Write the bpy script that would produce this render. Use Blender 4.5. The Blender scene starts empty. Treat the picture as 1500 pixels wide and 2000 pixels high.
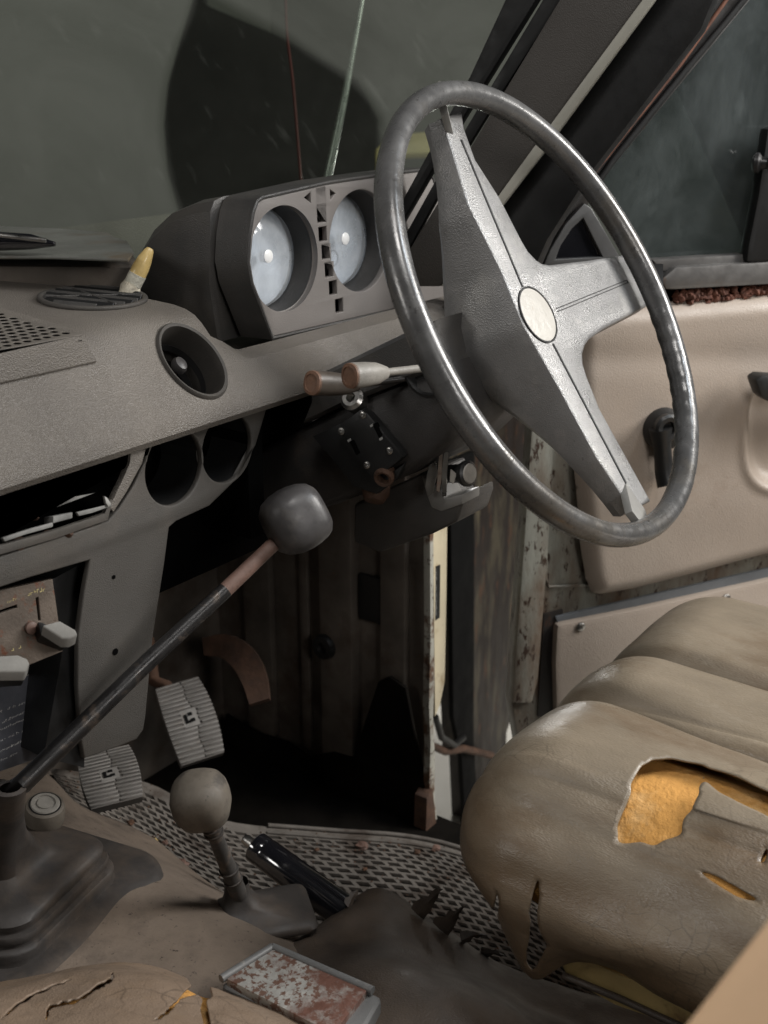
import bpy, bmesh, math, random
from mathutils import Vector as V, Matrix, noise
from mathutils.geometry import intersect_point_line
random.seed(7)
sc = bpy.context.scene
col = sc.collection
PI = math.pi

# ------------------------------------------------------------ camera
CY, CP, CF = math.radians(36), math.radians(20), 2400.0      # yaw, pitch, focal length in photo pixels (2000 high)
CO = V((0, 0, .86))
FW = V((math.cos(CY)*math.cos(CP), math.sin(CY)*math.cos(CP), -math.sin(CP)))
RT = V((math.sin(CY), -math.cos(CY), 0))
UP = RT.cross(FW)
cam = bpy.data.cameras.new('camera')
cob = bpy.data.objects.new('camera', cam); col.objects.link(cob)
m = Matrix((RT, UP, -FW)).transposed().to_4x4(); m.translation = CO
cob.matrix_world = m
cam.sensor_fit = 'VERTICAL'; cam.sensor_height = 36; cam.lens = 36*CF/2000
cam.clip_start = .02; cam.clip_end = 60
cam.dof.use_dof = True; cam.dof.focus_distance = 1.08; cam.dof.aperture_fstop = 9
sc.camera = cob

# ------------------------------------------------------------ world and lamps
w = bpy.data.worlds.new('World'); sc.world = w; w.use_nodes = True
w.node_tree.nodes['Background'].inputs[0].default_value = (.55, .58, .6, 1)
w.node_tree.nodes['Background'].inputs[1].default_value = .013
def area(name, loc, aim, size, power, color=(1, 1, 1), size_y=None):
    l = bpy.data.lights.new(name, 'AREA'); l.energy = power; l.color = color; l.size = size
    if size_y: l.shape = 'RECTANGLE'; l.size_y = size_y
    o = bpy.data.objects.new(name, l); col.objects.link(o)
    o.location = loc; o.rotation_euler = (V(aim)-V(loc)).to_track_quat('-Z', 'Y').to_euler()
    return o
area('key_lamp', (2.05, -.95, 1.6), (.95, .55, .5), .8, 62, (1, .97, .93))
area('roof_lamp', (.42, .12, 1.95), (.7, .6, .3), .45, 9, (1, .97, .94))
area('rear_lamp', (.0, -1.1, 1.2), (.75, .6, .5), .45, 7, (1, .97, .94))
area('top_lamp', (1.35, -.25, 1.75), (1.1, .3, .4), .3, 6, (.86, .93, 1))
area('left_lamp', (-.65, 1.25, 1.25), (.85, .8, .2), .4, 5, (1, .97, .93))
area('outside_floor_fill', (2.3, 1.45, .55), (1.75, 1.1, -.5), .3, 7, (1, .98, .95))  # added fill with no known source, brightens the floor outside the door
area('studio_lamp', (4.4, 2.4, 2.6), (4.1, 5.2, 1.5), 1.2, 30, (.98, 1, .95))
sc.view_settings.view_transform = 'Standard'; sc.view_settings.look = 'None'
sc.view_settings.exposure = 0; sc.view_settings.gamma = 1

# ------------------------------------------------------------ where a sight line meets a real surface
def ray(x, y): return FW + RT*((x-750)/CF) + UP*((1000-y)/CF)
def P(x, y, d): return CO + ray(x, y)*d
def hit(x, y, o, n):
    r = ray(x, y); return CO + r*((V(o)-CO).dot(n)/r.dot(n))
def XP(x, y, v): return hit(x, y, (v, 0, 0), V((1, 0, 0)))
def YP(x, y, v): return hit(x, y, (0, v, 0), V((0, 1, 0)))
def ZP(x, y, v): return hit(x, y, (0, 0, v), V((0, 0, 1)))
def pix(p):
    q = V(p)-CO; z = q.dot(FW); return (750+CF*q.dot(RT)/z, 1000-CF*q.dot(UP)/z)
class Fr:
    """A plane in the car: origin, U, V and outward normal N."""
    def __init__(s, o, n, u):
        s.o = V(o); s.n = V(n).normalized(); u = V(u); s.u = (u-s.n*u.dot(s.n)).normalized(); s.v = s.n.cross(s.u)
    def uv(s, x, y, w=0):
        p = hit(x, y, s.o+s.n*w, s.n)-s.o; return (p.dot(s.u), p.dot(s.v))
    def at(s, u, v, w=0): return s.o+s.u*u+s.v*v+s.n*w
    def px(s, x, y, w=0):
        return hit(x, y, s.o+s.n*w, s.n)
    def mat(s):
        m = Matrix((s.u, s.v, s.n)).transposed().to_4x4(); m.translation = s.o; return m

# ------------------------------------------------------------ materials
MATS = {}
def M(name, c, r=.55, metal=0, var=.2, vs=9, c2=None, t2=.55, s2=14, w2=.12, bump=.12, bs=420, spec=.5, c3=None, t3=.62, s3=60, w3=.05,
      grain=None, rvar=.12, coat=0, bump2=0, bs2=25, stretch=None, cracks=0, low_brown=None):
    if name in MATS: return MATS[name]
    mt = bpy.data.materials.new(name); mt.use_nodes = True; nt = mt.node_tree; N = nt.nodes; L = nt.links
    b = N['Principled BSDF']; tc = N.new('ShaderNodeTexCoord'); src = tc.outputs['Object']
    if stretch:
        mp = N.new('ShaderNodeMapping'); mp.inputs['Scale'].default_value = stretch; L.new(src, mp.inputs[0]); src = mp.outputs[0]
    def nz(scale, det=6, rough=.6):
        n = N.new('ShaderNodeTexNoise'); n.inputs['Scale'].default_value = scale; n.inputs['Detail'].default_value = det
        n.inputs['Roughness'].default_value = rough; L.new(src, n.inputs['Vector']); return n.outputs['Fac']
    def ramp(f, a, bb):
        n = N.new('ShaderNodeMapRange'); n.inputs[1].default_value = a; n.inputs[2].default_value = bb; L.new(f, n.inputs[0]); return n.outputs[0]
    def mix(f, a, bb):
        n = N.new('ShaderNodeMix'); n.data_type = 'RGBA'; L.new(f, n.inputs[0])
        for i, v in ((6, a), (7, bb)):
            if isinstance(v, tuple): n.inputs[i].default_value = (*v, 1)
            else: L.new(v, n.inputs[i])
        return n.outputs[2]
    lo = tuple(max(0, k*(1-var)) for k in c); hi = tuple(min(1, k*(1+var)) for k in c)
    big = nz(vs); cc = mix(ramp(big, .32, .68), lo, hi)
    if c2: cc = mix(ramp(nz(s2, 8, .65), t2, t2+w2), cc, c2)
    if c3: cc = mix(ramp(nz(s3, 8, .7), t3, t3+w3), cc, c3)
    if low_brown:                     # browner towards the lower edge, with a ragged upper boundary
        gc, z0_, z1_ = low_brown; sx = N.new('ShaderNodeSeparateXYZ'); L.new(tc.outputs['Object'], sx.inputs[0])
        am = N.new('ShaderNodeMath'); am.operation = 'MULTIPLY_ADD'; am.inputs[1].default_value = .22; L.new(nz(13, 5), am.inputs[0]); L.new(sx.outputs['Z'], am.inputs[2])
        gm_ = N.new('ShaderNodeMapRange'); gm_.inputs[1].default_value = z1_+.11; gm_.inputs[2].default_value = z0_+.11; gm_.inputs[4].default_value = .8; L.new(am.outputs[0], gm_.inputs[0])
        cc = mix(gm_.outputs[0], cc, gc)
    if cracks:                    # fine crazing in old vinyl: a thin network, only in patches
        dv = N.new('ShaderNodeTexNoise'); dv.inputs['Scale'].default_value = 30; L.new(tc.outputs['Object'], dv.inputs[0])
        mv = N.new('ShaderNodeVectorMath'); mv.operation = 'MULTIPLY_ADD'; mv.inputs[1].default_value = (.03, .03, .03); L.new(dv.outputs['Color'], mv.inputs[0]); L.new(tc.outputs['Object'], mv.inputs[2])
        vv = N.new('ShaderNodeTexVoronoi'); vv.feature = 'DISTANCE_TO_EDGE'; vv.inputs['Scale'].default_value = cracks; L.new(mv.outputs[0], vv.inputs['Vector'])
        ln = ramp(vv.outputs['Distance'], .035, 0); pm = ramp(nz(9, 3), .5, .62)
        ml = N.new('ShaderNodeMath'); ml.operation = 'MULTIPLY'; L.new(ln, ml.inputs[0]); L.new(pm, ml.inputs[1]); ck = ml.outputs[0]
        hf = N.new('ShaderNodeMath'); hf.operation = 'MULTIPLY'; hf.inputs[1].default_value = .55; L.new(ck, hf.inputs[0])
        cc = mix(hf.outputs[0], cc, tuple(k*.25 for k in c))
    L.new(cc, b.inputs['Base Color'])
    rr = N.new('ShaderNodeMapRange'); rr.inputs[1].default_value = .3; rr.inputs[2].default_value = .7
    rr.inputs[3].default_value = max(.03, r-rvar); rr.inputs[4].default_value = min(1, r+rvar); L.new(nz(vs*3.1), rr.inputs[0])
    L.new(rr.outputs[0], b.inputs['Roughness'])
    b.inputs['Metallic'].default_value = metal; b.inputs['Specular IOR Level'].default_value = spec
    if coat: b.inputs['Coat Weight'].default_value = coat; b.inputs['Coat Roughness'].default_value = .1
    h = nz(bs, 3)
    if grain:
        vo = N.new('ShaderNodeTexVoronoi'); vo.inputs['Scale'].default_value = grain; L.new(src, vo.inputs['Vector']); h = vo.outputs['Distance']
    bp = N.new('ShaderNodeBump'); bp.inputs['Strength'].default_value = bump; bp.inputs['Distance'].default_value = .001; L.new(h, bp.inputs['Height'])
    if bump2:
        b2 = N.new('ShaderNodeBump'); b2.inputs['Strength'].default_value = bump2; b2.inputs['Distance'].default_value = .006
        L.new(nz(bs2, 5), b2.inputs['Height']); L.new(bp.outputs[0], b2.inputs['Normal']); L.new(b2.outputs[0], b.inputs['Normal'])
    else: L.new(bp.outputs[0], b.inputs['Normal'])
    MATS[name] = mt; return mt
RUST = (.16, .06, .028)
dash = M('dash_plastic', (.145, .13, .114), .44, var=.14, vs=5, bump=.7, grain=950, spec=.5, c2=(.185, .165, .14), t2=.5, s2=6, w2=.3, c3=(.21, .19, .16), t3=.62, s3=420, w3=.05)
dashd = M('shaded_dash_plastic', (.06, .055, .049), .6, var=.15, bump=.35, grain=1500, c2=(.085, .075, .064), t2=.5, s2=9, w2=.2)  # dash plastic darkened to carry the shade below the pad
housing = M('binnacle_plastic', (.05, .048, .046), .42, var=.15, bump=.35, grain=1100, c2=(.075, .068, .06), t2=.48, s2=9, w2=.25)
bezelm = M('bezel_plastic', (.17, .155, .145), .5, var=.08, bump=.25, grain=1300)
black = M('black_plastic', (.014, .014, .014), .42, var=.3, bump=.15, spec=.4)
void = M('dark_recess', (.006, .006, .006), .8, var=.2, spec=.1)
shroudm = M('shroud_plastic', (.03, .028, .027), .55, var=.2, bump=.3, grain=900, c2=(.055, .046, .038), t2=.55, s2=12)
wheelm = M('wheel_face_vinyl', (.2, .198, .196), .36, metal=.3, var=.14, vs=14, bump=.32, grain=900, spec=.7, c2=(.3, .292, .28), t2=.5, s2=20, w2=.2)
rimm = M('wheel_rim_vinyl', (.12, .119, .118), .27, metal=.35, var=.3, vs=22, bump=.15, bs=400, spec=.65, c2=(.12, .108, .092), t2=.53, s2=9, w2=.15, c3=(.045, .042, .04), t3=.6, s3=120, w3=.08, rvar=.12)
badgem = M('badge_paint', (.46, .44, .40), .45, var=.08, vs=30, c2=(.28, .22, .16), t2=.6, s2=60, w2=.2, bump2=.3, bs2=90)
chrome = M('worn_metal', (.42, .41, .39), .35, 1, var=.2, c2=(.12, .07, .04), t2=.6, s2=80)
gloss = M('gloss_black', (.008, .008, .01), .1, var=.2, spec=1, bump=.02, rvar=.03, coat=1)
rubber = M('dusty_rubber', (.036, .031, .028), .6, var=.35, vs=12, c2=(.085, .064, .048), t2=.45, s2=16, w2=.25, bump=.3, bs=200, c3=(.15, .11, .08), t3=.72, s3=190)
knobm = M('dusty_knob', (.055, .052, .052), .42, var=.25, vs=26, c2=(.1, .09, .078), t2=.54, s2=34, w2=.25, bump=.15, bs=160)
knobt = M('tan_dusty_knob', (.14, .12, .096), .6, var=.25, vs=40, c2=(.07, .06, .05), t2=.52, s2=40, w2=.12, c3=(.05, .042, .035), t3=.63, s3=180, bump=.2, bs=160)
shaftm = M('lever_paint', (.024, .023, .023), .34, .2, var=.3, vs=30, c2=(.09, .07, .055), t2=.55, s2=60)
rustm = M('rusty_steel', (.085, .045, .028), .75, var=.4, vs=35, c2=(.07, .04, .028), t2=.5, s2=50, bump=.5, bs=240)
rustp = M('rusty_shaft', (.15, .09, .07), .6, var=.25, vs=45, c2=(.1, .06, .045), t2=.55, s2=60)
tan = M('dusty_tunnel_cover', (.165, .128, .098), .85, var=.35, vs=9, c2=(.062, .048, .038), t2=.49, s2=9, w2=.16, c3=(.035, .024, .018), t3=.61, s3=190, bump=.5, bs=240, bump2=.35, bs2=14)
matm = M('rubber_mat', (.13, .115, .1), .8, var=.3, vs=14, c2=(.06, .046, .036), t2=.5, s2=18, c3=(.2, .11, .06), t3=.7, s3=120, bump=.4)
floorm = M('shade_black_floor', (.007, .006, .005), .95, spec=.05, var=.4, vs=20)  # near-black: the darkness of the footwell is put into the colour
seatm = M('worn_seat_vinyl', (.232, .190, .138), .36, var=.25, vs=9, c2=(.115, .07, .036), t2=.47, s2=8, w2=.2, c3=(.29, .25, .195), t3=.57, s3=22, w3=.2, bump=.2, grain=900, bump2=.25, bs2=30, spec=.55, stretch=(1, .4, 1.2), cracks=52, low_brown=((.105, .062, .03), .22, .315))
seatf = M('cracked_seat_vinyl', (.19, .138, .098), .55, var=.2, vs=12, c2=(.17, .115, .07), t2=.5, s2=14, w2=.25, bump=.4, grain=700, bump2=.5, bs2=28, cracks=38)
foamm = M('seat_foam', (.56, .29, .085), .95, var=.22, vs=22, c2=(.72, .47, .22), t2=.48, s2=16, w2=.2, c3=(.3, .13, .04), t3=.64, s3=40, w3=.1, bump=1, bs=260, bump2=.5, bs2=60, spec=.1)
doorm = M('door_trim_vinyl', (.33, .275, .228), .42, var=.08, vs=4, c2=(.39, .335, .28), t2=.5, s2=3, w2=.3, c3=(.2, .145, .105), t3=.60, s3=9, w3=.25, bump=.3, grain=700, bump2=.15, bs2=9)
paint = M('pale_paint_rusting', (.25, .25, .215), .42, var=.3, vs=10, c2=(.10, .052, .026), t2=.44, s2=12, w2=.22, c3=(.04, .02, .012), t3=.555, s3=95, w3=.05, bump=.2, bump2=.2, bs2=60, stretch=(1, 1, .4))
paintr = M('shaded_rusty_paint', (.07, .058, .036), .6, var=.4, vs=12, c2=(.012, .007, .005), t2=.38, s2=19, w2=.14, c3=(.07, .03, .014), t3=.58, s3=55, w3=.06, bump2=.4, bs2=40, stretch=(1, 1, .3))  # rusting paint, darkened further for the shadow on the pillar
cream = M('cream_paint', (.62, .54, .38), .5, var=.12, vs=12, c2=(.3, .2, .09), t2=.58, s2=18, w2=.15)
bodyd = M('footwell_paint', (.115, .097, .08), .6, var=.4, vs=10, c2=(.06, .04, .028), t2=.5, s2=12, w2=.2, c3=(.16, .07, .03), t3=.66, s3=60)
seal = M('rubber_seal', (.009, .009, .009), .55, spec=.3, var=.3, vs=20)
frameb = M('door_frame_black', (.022, .019, .017), .45, var=.3, vs=20, c2=(.07, .032, .016), t2=.62, s2=26, w2=.08, stretch=(1, 1, .5))
trimb = M('pillar_trim', (.045, .040, .035), .6, var=.12, vs=6, bump=.35, grain=800)
strip = M('pale_strip', (.33, .32, .275), .5, var=.12, c2=(.25, .22, .17), t2=.6, s2=50)
sill = M('window_sill_metal', (.13, .125, .12), .4, .3, var=.25, vs=25, c2=(.11, .06, .035), t2=.58, s2=22)
debris = M('rust_debris', (.09, .045, .025), .9, var=.5, vs=90, c2=(.2, .13, .07), t2=.62, s2=150, bump=1, bs=300)
wallm = M('studio_wall', (.18, .182, .165), .9, var=.06, vs=1.2)
gfloor = M('studio_floor', (.5, .48, .43), .7, var=.08, vs=3, c2=(.36, .34, .3), t2=.62, s2=60)
pedalm = M('pedal_rubber', (.2, .19, .178), .65, var=.2, vs=40, c2=(.17, .15, .13), t2=.55, s2=90, bump=.2)
greym = M('grey_plastic', (.25, .245, .23), .45, var=.12, vs=40)
platem = M('caution_plate', (.12, .125, .145), .4, .3, var=.3, vs=40, c2=(.12, .12, .12), t2=.66, s2=140)
copper = M('corroded_panel', (.14, .112, .09), .6, .3, var=.25, vs=25, c2=(.17, .06, .03), t2=.55, s2=70, w2=.1, c3=(.06, .03, .02), t3=.63, s3=170, bump=.4)
ink = M('pale_lettering', (.65, .65, .63), .7, var=.2, vs=200)
inky = M('yellow_lettering', (.5, .42, .2), .7, var=.3, vs=200)
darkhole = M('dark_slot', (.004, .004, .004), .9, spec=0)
liddm = M('corroded_lid', (.46, .45, .42), .4, .5, var=.15, vs=60, c2=(.2, .12, .09), t2=.5, s2=150, w2=.05, c3=(.2, .1, .075), t3=.5, s3=11, w3=.12, bump=.8, bs=160)
capm = M('corroded_cap', (.17, .09, .055), .6, var=.3, vs=60, c2=(.16, .09, .06), t2=.5, s2=90, bump=.4)
gripl = M('light_stalk_grip', (.25, .235, .21), .5, var=.15, vs=60, bump=.3)
stalkb = M('brown_stalk', (.06, .048, .038), .5, var=.3, vs=50)
amber = M('amber_resin', (.55, .4, .16), .4, var=.15, vs=60, coat=.3)
papers = M('crumbling_paper', (.55, .5, .4), .8, var=.25, vs=120, c2=(.25, .19, .12), t2=.6, s2=260, bump=1, bs=400)
hood = M('aged_scuttle', (.105, .107, .095), .5, var=.25, vs=12, c2=(.09, .075, .055), t2=.56, s2=14, bump2=.3)
sheetm = M('dark_torn_vinyl', (.048, .037, .029), .55, var=.35, vs=10, c2=(.075, .054, .038), t2=.5, s2=8, w2=.2, c3=(.13, .095, .065), t3=.68, s3=210, bump=.3, grain=600, bump2=.3, bs2=18)
redm = M('red_cable_sheath', (.12, .025, .025), .5)
orange = M('tan_leather_blur', (.85, .58, .36), .55, var=.1, vs=5)
yellowp = M('yellow_paint', (.45, .4, .18), .5, var=.1)
darkc = M('dark_backdrop', (.03, .0295, .027), .9, var=.2, vs=5)
redlens = M('red_lens', (.12, .012, .02), .3)
bluelens = M('pale_blue_lens', (.2, .2, .27), .3, var=.2)
foild = M('tarnished_film', (.15, .148, .14), .65, 0, var=.5, vs=40)

def glass(name, tint, dust, dustc, dscale=9, attr=None, gl=.08, lo=.0):
    mt = bpy.data.materials.new(name); mt.use_nodes = True; nt = mt.node_tree; N = nt.nodes; L = nt.links
    for n in list(N): N.remove(n)
    out = N.new('ShaderNodeOutputMaterial'); tr = N.new('ShaderNodeBsdfTransparent'); tr.inputs[0].default_value = (*tint, 1)
    di = N.new('ShaderNodeBsdfDiffuse'); gs = N.new('ShaderNodeBsdfGlossy'); gs.inputs['Roughness'].default_value = .08
    tc = N.new('ShaderNodeTexCoord'); nz = N.new('ShaderNodeTexNoise'); nz.inputs['Scale'].default_value = dscale; nz.inputs['Detail'].default_value = 8
    nz.inputs['Roughness'].default_value = .7; nz.inputs['Distortion'].default_value = .6
    L.new(tc.outputs['Object'], nz.inputs[0]); di.inputs[0].default_value = (*dustc, 1)
    mr = N.new('ShaderNodeMapRange'); mr.inputs[1].default_value = .35; mr.inputs[2].default_value = .8; mr.inputs[3].default_value = lo; mr.inputs[4].default_value = dust
    L.new(nz.outputs[0], mr.inputs[0]); f = mr.outputs[0]
    if attr:
        at = N.new('ShaderNodeAttribute'); at.attribute_name = attr
        mm = N.new('ShaderNodeMath'); mm.operation = 'MULTIPLY'; L.new(f, mm.inputs[0]); L.new(at.outputs['Fac'], mm.inputs[1]); f = mm.outputs[0]
    # fine scratches
    n2 = N.new('ShaderNodeTexNoise'); n2.inputs['Scale'].default_value = 60; n2.inputs['Detail'].default_value = 5
    mp = N.new('ShaderNodeMapping'); mp.inputs['Scale'].default_value = (1, .2, .35); mp.inputs['Rotation'].default_value = (.5, .3, .8)
    L.new(tc.outputs['Object'], mp.inputs[0]); L.new(mp.outputs[0], n2.inputs[0])
    r2 = N.new('ShaderNodeMapRange'); r2.inputs[1].default_value = .62; r2.inputs[2].default_value = .8; r2.inputs[4].default_value = .12
    L.new(n2.outputs[0], r2.inputs[0]); ad = N.new('ShaderNodeMath'); ad.use_clamp = True; L.new(f, ad.inputs[0]); L.new(r2.outputs[0], ad.inputs[1])
    m1 = N.new('ShaderNodeMixShader'); L.new(ad.outputs[0], m1.inputs[0]); L.new(tr.outputs[0], m1.inputs[1]); L.new(di.outputs[0], m1.inputs[2])
    m2 = N.new('ShaderNodeMixShader'); m2.inputs[0].default_value = gl; L.new(m1.outputs[0], m2.inputs[1]); L.new(gs.outputs[0], m2.inputs[2])
    L.new(m2.outputs[0], out.inputs[0]); return mt
windm = glass('windscreen_glass', (.62, .66, .6), .45, (.13, .135, .12), 5, 'dust', .03, .25)
doorgl = glass('door_window_glass', (.42, .46, .46), .3, (.27, .30, .30), 5, None, .05, .03)
gaugegl = glass('gauge_glass', (.93, .95, .98), .5, (.75, .79, .83), 30, None, .04, .25)

# ------------------------------------------------------------ objects
def tag(o, label=None, cat=None, group=None, kind=None):
    for k, v in (('label', label), ('category', cat), ('group', group), ('kind', kind)):
        if v: o[k] = v
    return o
def thing(name, label, cat, loc, group=None):
    o = bpy.data.objects.new(name, None); col.objects.link(o); o.location = V(loc); o.empty_display_size = .03
    return tag(o, label, cat, group)
def link(name, me, mt, parent=None, mw=None):
    o = bpy.data.objects.new(name, me); col.objects.link(o)
    if mt and not me.materials: me.materials.append(mt)
    if mw is not None: o.matrix_world = mw
    if parent is not None:
        o.parent = parent; p = parent; t = V((0, 0, 0))
        pm = Matrix.Identity(4); chain = []
        while p is not None: chain.append(p); p = p.parent
        for q in reversed(chain): pm = pm @ q.matrix_parent_inverse @ q.matrix_basis
        o.matrix_parent_inverse = pm.inverted()
    return o
def mesh(name, vs, fs, mt=None, parent=None, smooth=True, mw=None, bev=0, seg=2, ang=35):
    me = bpy.data.meshes.new(name); me.from_pydata([tuple(v) for v in vs], [], fs)
    bm = bmesh.new(); bm.from_mesh(me)
    bmesh.ops.recalc_face_normals(bm, faces=bm.faces)
    if bev:
        es = [e for e in bm.edges if len(e.link_faces) == 2 and e.calc_face_angle(0) > math.radians(25)]
        bmesh.ops.bevel(bm, geom=es, offset=bev, segments=seg, profile=.6, affect='EDGES', clamp_overlap=True)
    for f in bm.faces: f.smooth = smooth
    if smooth:
        for e in bm.edges:
            if len(e.link_faces) == 2 and e.calc_face_angle(0) > math.radians(ang): e.smooth = False
    bm.to_mesh(me); bm.free()
    return link(name, me, mt, parent, mw)
def frame_of(axis):
    a = V(axis).normalized(); h = V((0, 0, 1)) if abs(a.z) < .9 else V((1, 0, 0))
    u = h.cross(a).normalized(); return a, u, a.cross(u)
def tubed(pts, rad, seg=16, cap=True, sq=None):
    """Vertices and faces of a tube through pts; rad is a number or a list."""
    pts = [V(p) for p in pts]; n = len(pts)
    if not isinstance(rad, (list, tuple)): rad = [rad]*n
    vs, fs = [], []; u = None
    for i, p in enumerate(pts):
        a = (pts[min(i+1, n-1)]-pts[max(i-1, 0)]).normalized()
        if u is None: _, u, _v = frame_of(a)
        u = (u-a*u.dot(a)).normalized(); v = a.cross(u)
        for k in range(seg):
            t = 2*PI*k/seg; vs.append(p+(u*math.cos(t)+v*math.sin(t))*rad[i])
    for i in range(n-1):
        for k in range(seg):
            fs.append((i*seg+k, i*seg+(k+1) % seg, (i+1)*seg+(k+1) % seg, (i+1)*seg+k))
    if cap: fs += [tuple(reversed(range(seg))), tuple(range((n-1)*seg, n*seg))]
    return vs, fs
def tube(name, pts, rad, mt, parent=None, seg=16, ang=50):
    v, f = tubed(pts, rad, seg); return mesh(name, v, f, mt, parent, ang=ang)
def lathe(name, prof, o, axis, mt, parent=None, seg=40, sq=1.0, ang=40, udir=None, cap=True):
    """prof: (radius, height) pairs along axis; sq>1 squares the section off."""
    a, u, v = frame_of(axis); o = V(o)
    if udir: u = (V(udir)-a*V(udir).dot(a)).normalized(); v = a.cross(u)
    vs, fs = [], []
    for r, h in prof:
        for k in range(seg):
            t = 2*PI*k/seg; c, s = math.cos(t), math.sin(t)
            rr = r/((abs(c)**(2*sq)+abs(s)**(2*sq))**(1/(2*sq))) if sq > 1 else r
            vs.append(o+a*h+(u*c+v*s)*rr)
    for i in range(len(prof)-1):
        for k in range(seg): fs.append((i*seg+k, i*seg+(k+1) % seg, (i+1)*seg+(k+1) % seg, (i+1)*seg+k))
    if cap and prof[0][0] > 1e-6: fs.append(tuple(reversed(range(seg))))
    if cap and prof[-1][0] > 1e-6: fs.append(tuple(range((len(prof)-1)*seg, len(prof)*seg)))
    return mesh(name, vs, fs, mt, parent, ang=ang)
def join(parts):
    vs, fs = [], []
    for v, f in parts:
        k = len(vs); vs += list(v); fs += [tuple(i+k for i in q) for q in f]
    return vs, fs
def boxd(fr, u0, u1, v0, v1, w0, w1):
    vs = [fr.at(u, v, w_) for w_ in (w0, w1) for (u, v) in ((u0, v0), (u1, v0), (u1, v1), (u0, v1))]
    return vs, [(0, 3, 2, 1), (4, 5, 6, 7), (0, 1, 5, 4), (1, 2, 6, 5), (2, 3, 7, 6), (3, 0, 4, 7)]
def box(name, fr, u0, u1, v0, v1, w0, w1, mt, parent=None, bev=.001, seg=2):
    v, f = boxd(fr, u0, u1, v0, v1, w0, w1); return mesh(name, v, f, mt, parent, bev=bev, seg=seg)
def prism(name, pts, vec, mt, parent=None, bev=.001, seg=2, ang=35):
    """A polygon in space (world points) pushed along vec, with rounded edges."""
    pts = [V(p) for p in pts]; n = len(pts); vec = V(vec)
    vs = pts+[p+vec for p in pts]
    fs = [tuple(range(n)), tuple(reversed(range(n, 2*n)))]+[(i, (i+1) % n, n+(i+1) % n, n+i) for i in range(n)]
    return mesh(name, vs, fs, mt, parent, bev=bev, seg=seg, ang=ang)
def cr(p0, p1, p2, p3, t):
    return p1*(1) if t == 0 else .5*((2*p1)+(p2-p0)*t+(2*p0-5*p1+4*p2-p3)*t*t+(3*p1-p0-3*p2+p3)*t**3)
def spline(pts, n=8, closed=False):
    pts = [V(p) for p in pts]; m_ = len(pts); out = []
    rng = range(m_) if closed else range(m_-1)
    for i in rng:
        g = (lambda k: pts[k % m_]) if closed else (lambda k: pts[k] if 0 <= k < m_ else (2*pts[0]-pts[1] if k < 0 else 2*pts[-1]-pts[-2]))
        for k in range(n): out.append(cr(g(i-1), g(i), g(i+1), g(i+2), k/n))
    if not closed: out.append(pts[-1].copy())
    return out
def circle(c, r, n=48, r2=None, rot=0):
    r2 = r2 or r; o = []
    for k in range(n):
        t = 2*PI*k/n; x, y = r*math.cos(t), r2*math.sin(t)
        o.append((c[0]+x*math.cos(rot)-y*math.sin(rot), c[1]+x*math.sin(rot)+y*math.cos(rot)))
    return o
def plate(name, fr, outline, holes, depth, mt, parent=None, bev=.001, top=0, ang=35):
    """A flat part with holes lying in frame fr: outline and holes in its (u, v); its face at w=top, thickness depth behind it."""
    cu = bpy.data.curves.new('outline', 'CURVE'); cu.dimensions = '2D'; cu.fill_mode = 'BOTH'
    for pts in [outline]+list(holes):
        s = cu.splines.new('POLY'); s.points.add(len(pts)-1)
        for q, p in zip(s.points, pts): q.co = (p[0], p[1], 0, 1)
        s.use_cyclic_u = True
    cu.extrude = max(1e-5, depth/2-bev); cu.bevel_depth = bev; cu.bevel_resolution = 2; cu.offset = -bev
    t = bpy.data.objects.new('tmp', cu); col.objects.link(t)
    dg = bpy.context.evaluated_depsgraph_get(); me = bpy.data.meshes.new_from_object(t.evaluated_get(dg))
    bpy.data.objects.remove(t); bpy.data.curves.remove(cu)
    me.name = name
    me.transform(fr.mat() @ Matrix.Translation((0, 0, top-depth/2)))
    bm = bmesh.new(); bm.from_mesh(me); bmesh.ops.remove_doubles(bm, verts=bm.verts, dist=1e-6)
    bmesh.ops.recalc_face_normals(bm, faces=bm.faces)
    for f in bm.faces: f.smooth = True
    for e in bm.edges:
        if len(e.link_faces) == 2 and e.calc_face_angle(0) > math.radians(ang): e.smooth = False
    bm.to_mesh(me); bm.free(); me.materials.clear()
    return link(name, me, mt, parent)
def patchf(rows):
    """A smooth surface through a grid of world points: returns f(u, v), u along a row, v down the rows, both 0..1."""
    rows = [[V(p) for p in r] for r in rows]; R, C = len(rows), len(rows[0])
    def g1(a, k): return a[k] if 0 <= k < len(a) else (2*a[0]-a[1] if k < 0 else 2*a[-1]-a[-2])
    def row(r, u):
        x = min(max(u, 0), 1)*(C-1); i = min(int(x), C-2); return cr(g1(r, i-1), g1(r, i), g1(r, i+1), g1(r, i+2), x-i)
    def f(u, v):
        y = min(max(v, 0), 1)*(R-1); j = min(int(y), R-2); ks = [row(rows[k], u) for k in range(R)]
        return cr(g1(ks, j-1), g1(ks, j), g1(ks, j+1), g1(ks, j+2), y-j)
    return f
def gridd(f, nu, nv):
    vs = [f(i/nu, j/nv) for j in range(nv+1) for i in range(nu+1)]
    fs = [(j*(nu+1)+i, j*(nu+1)+i+1, (j+1)*(nu+1)+i+1, (j+1)*(nu+1)+i) for j in range(nv) for i in range(nu)]
    return vs, fs
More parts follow.
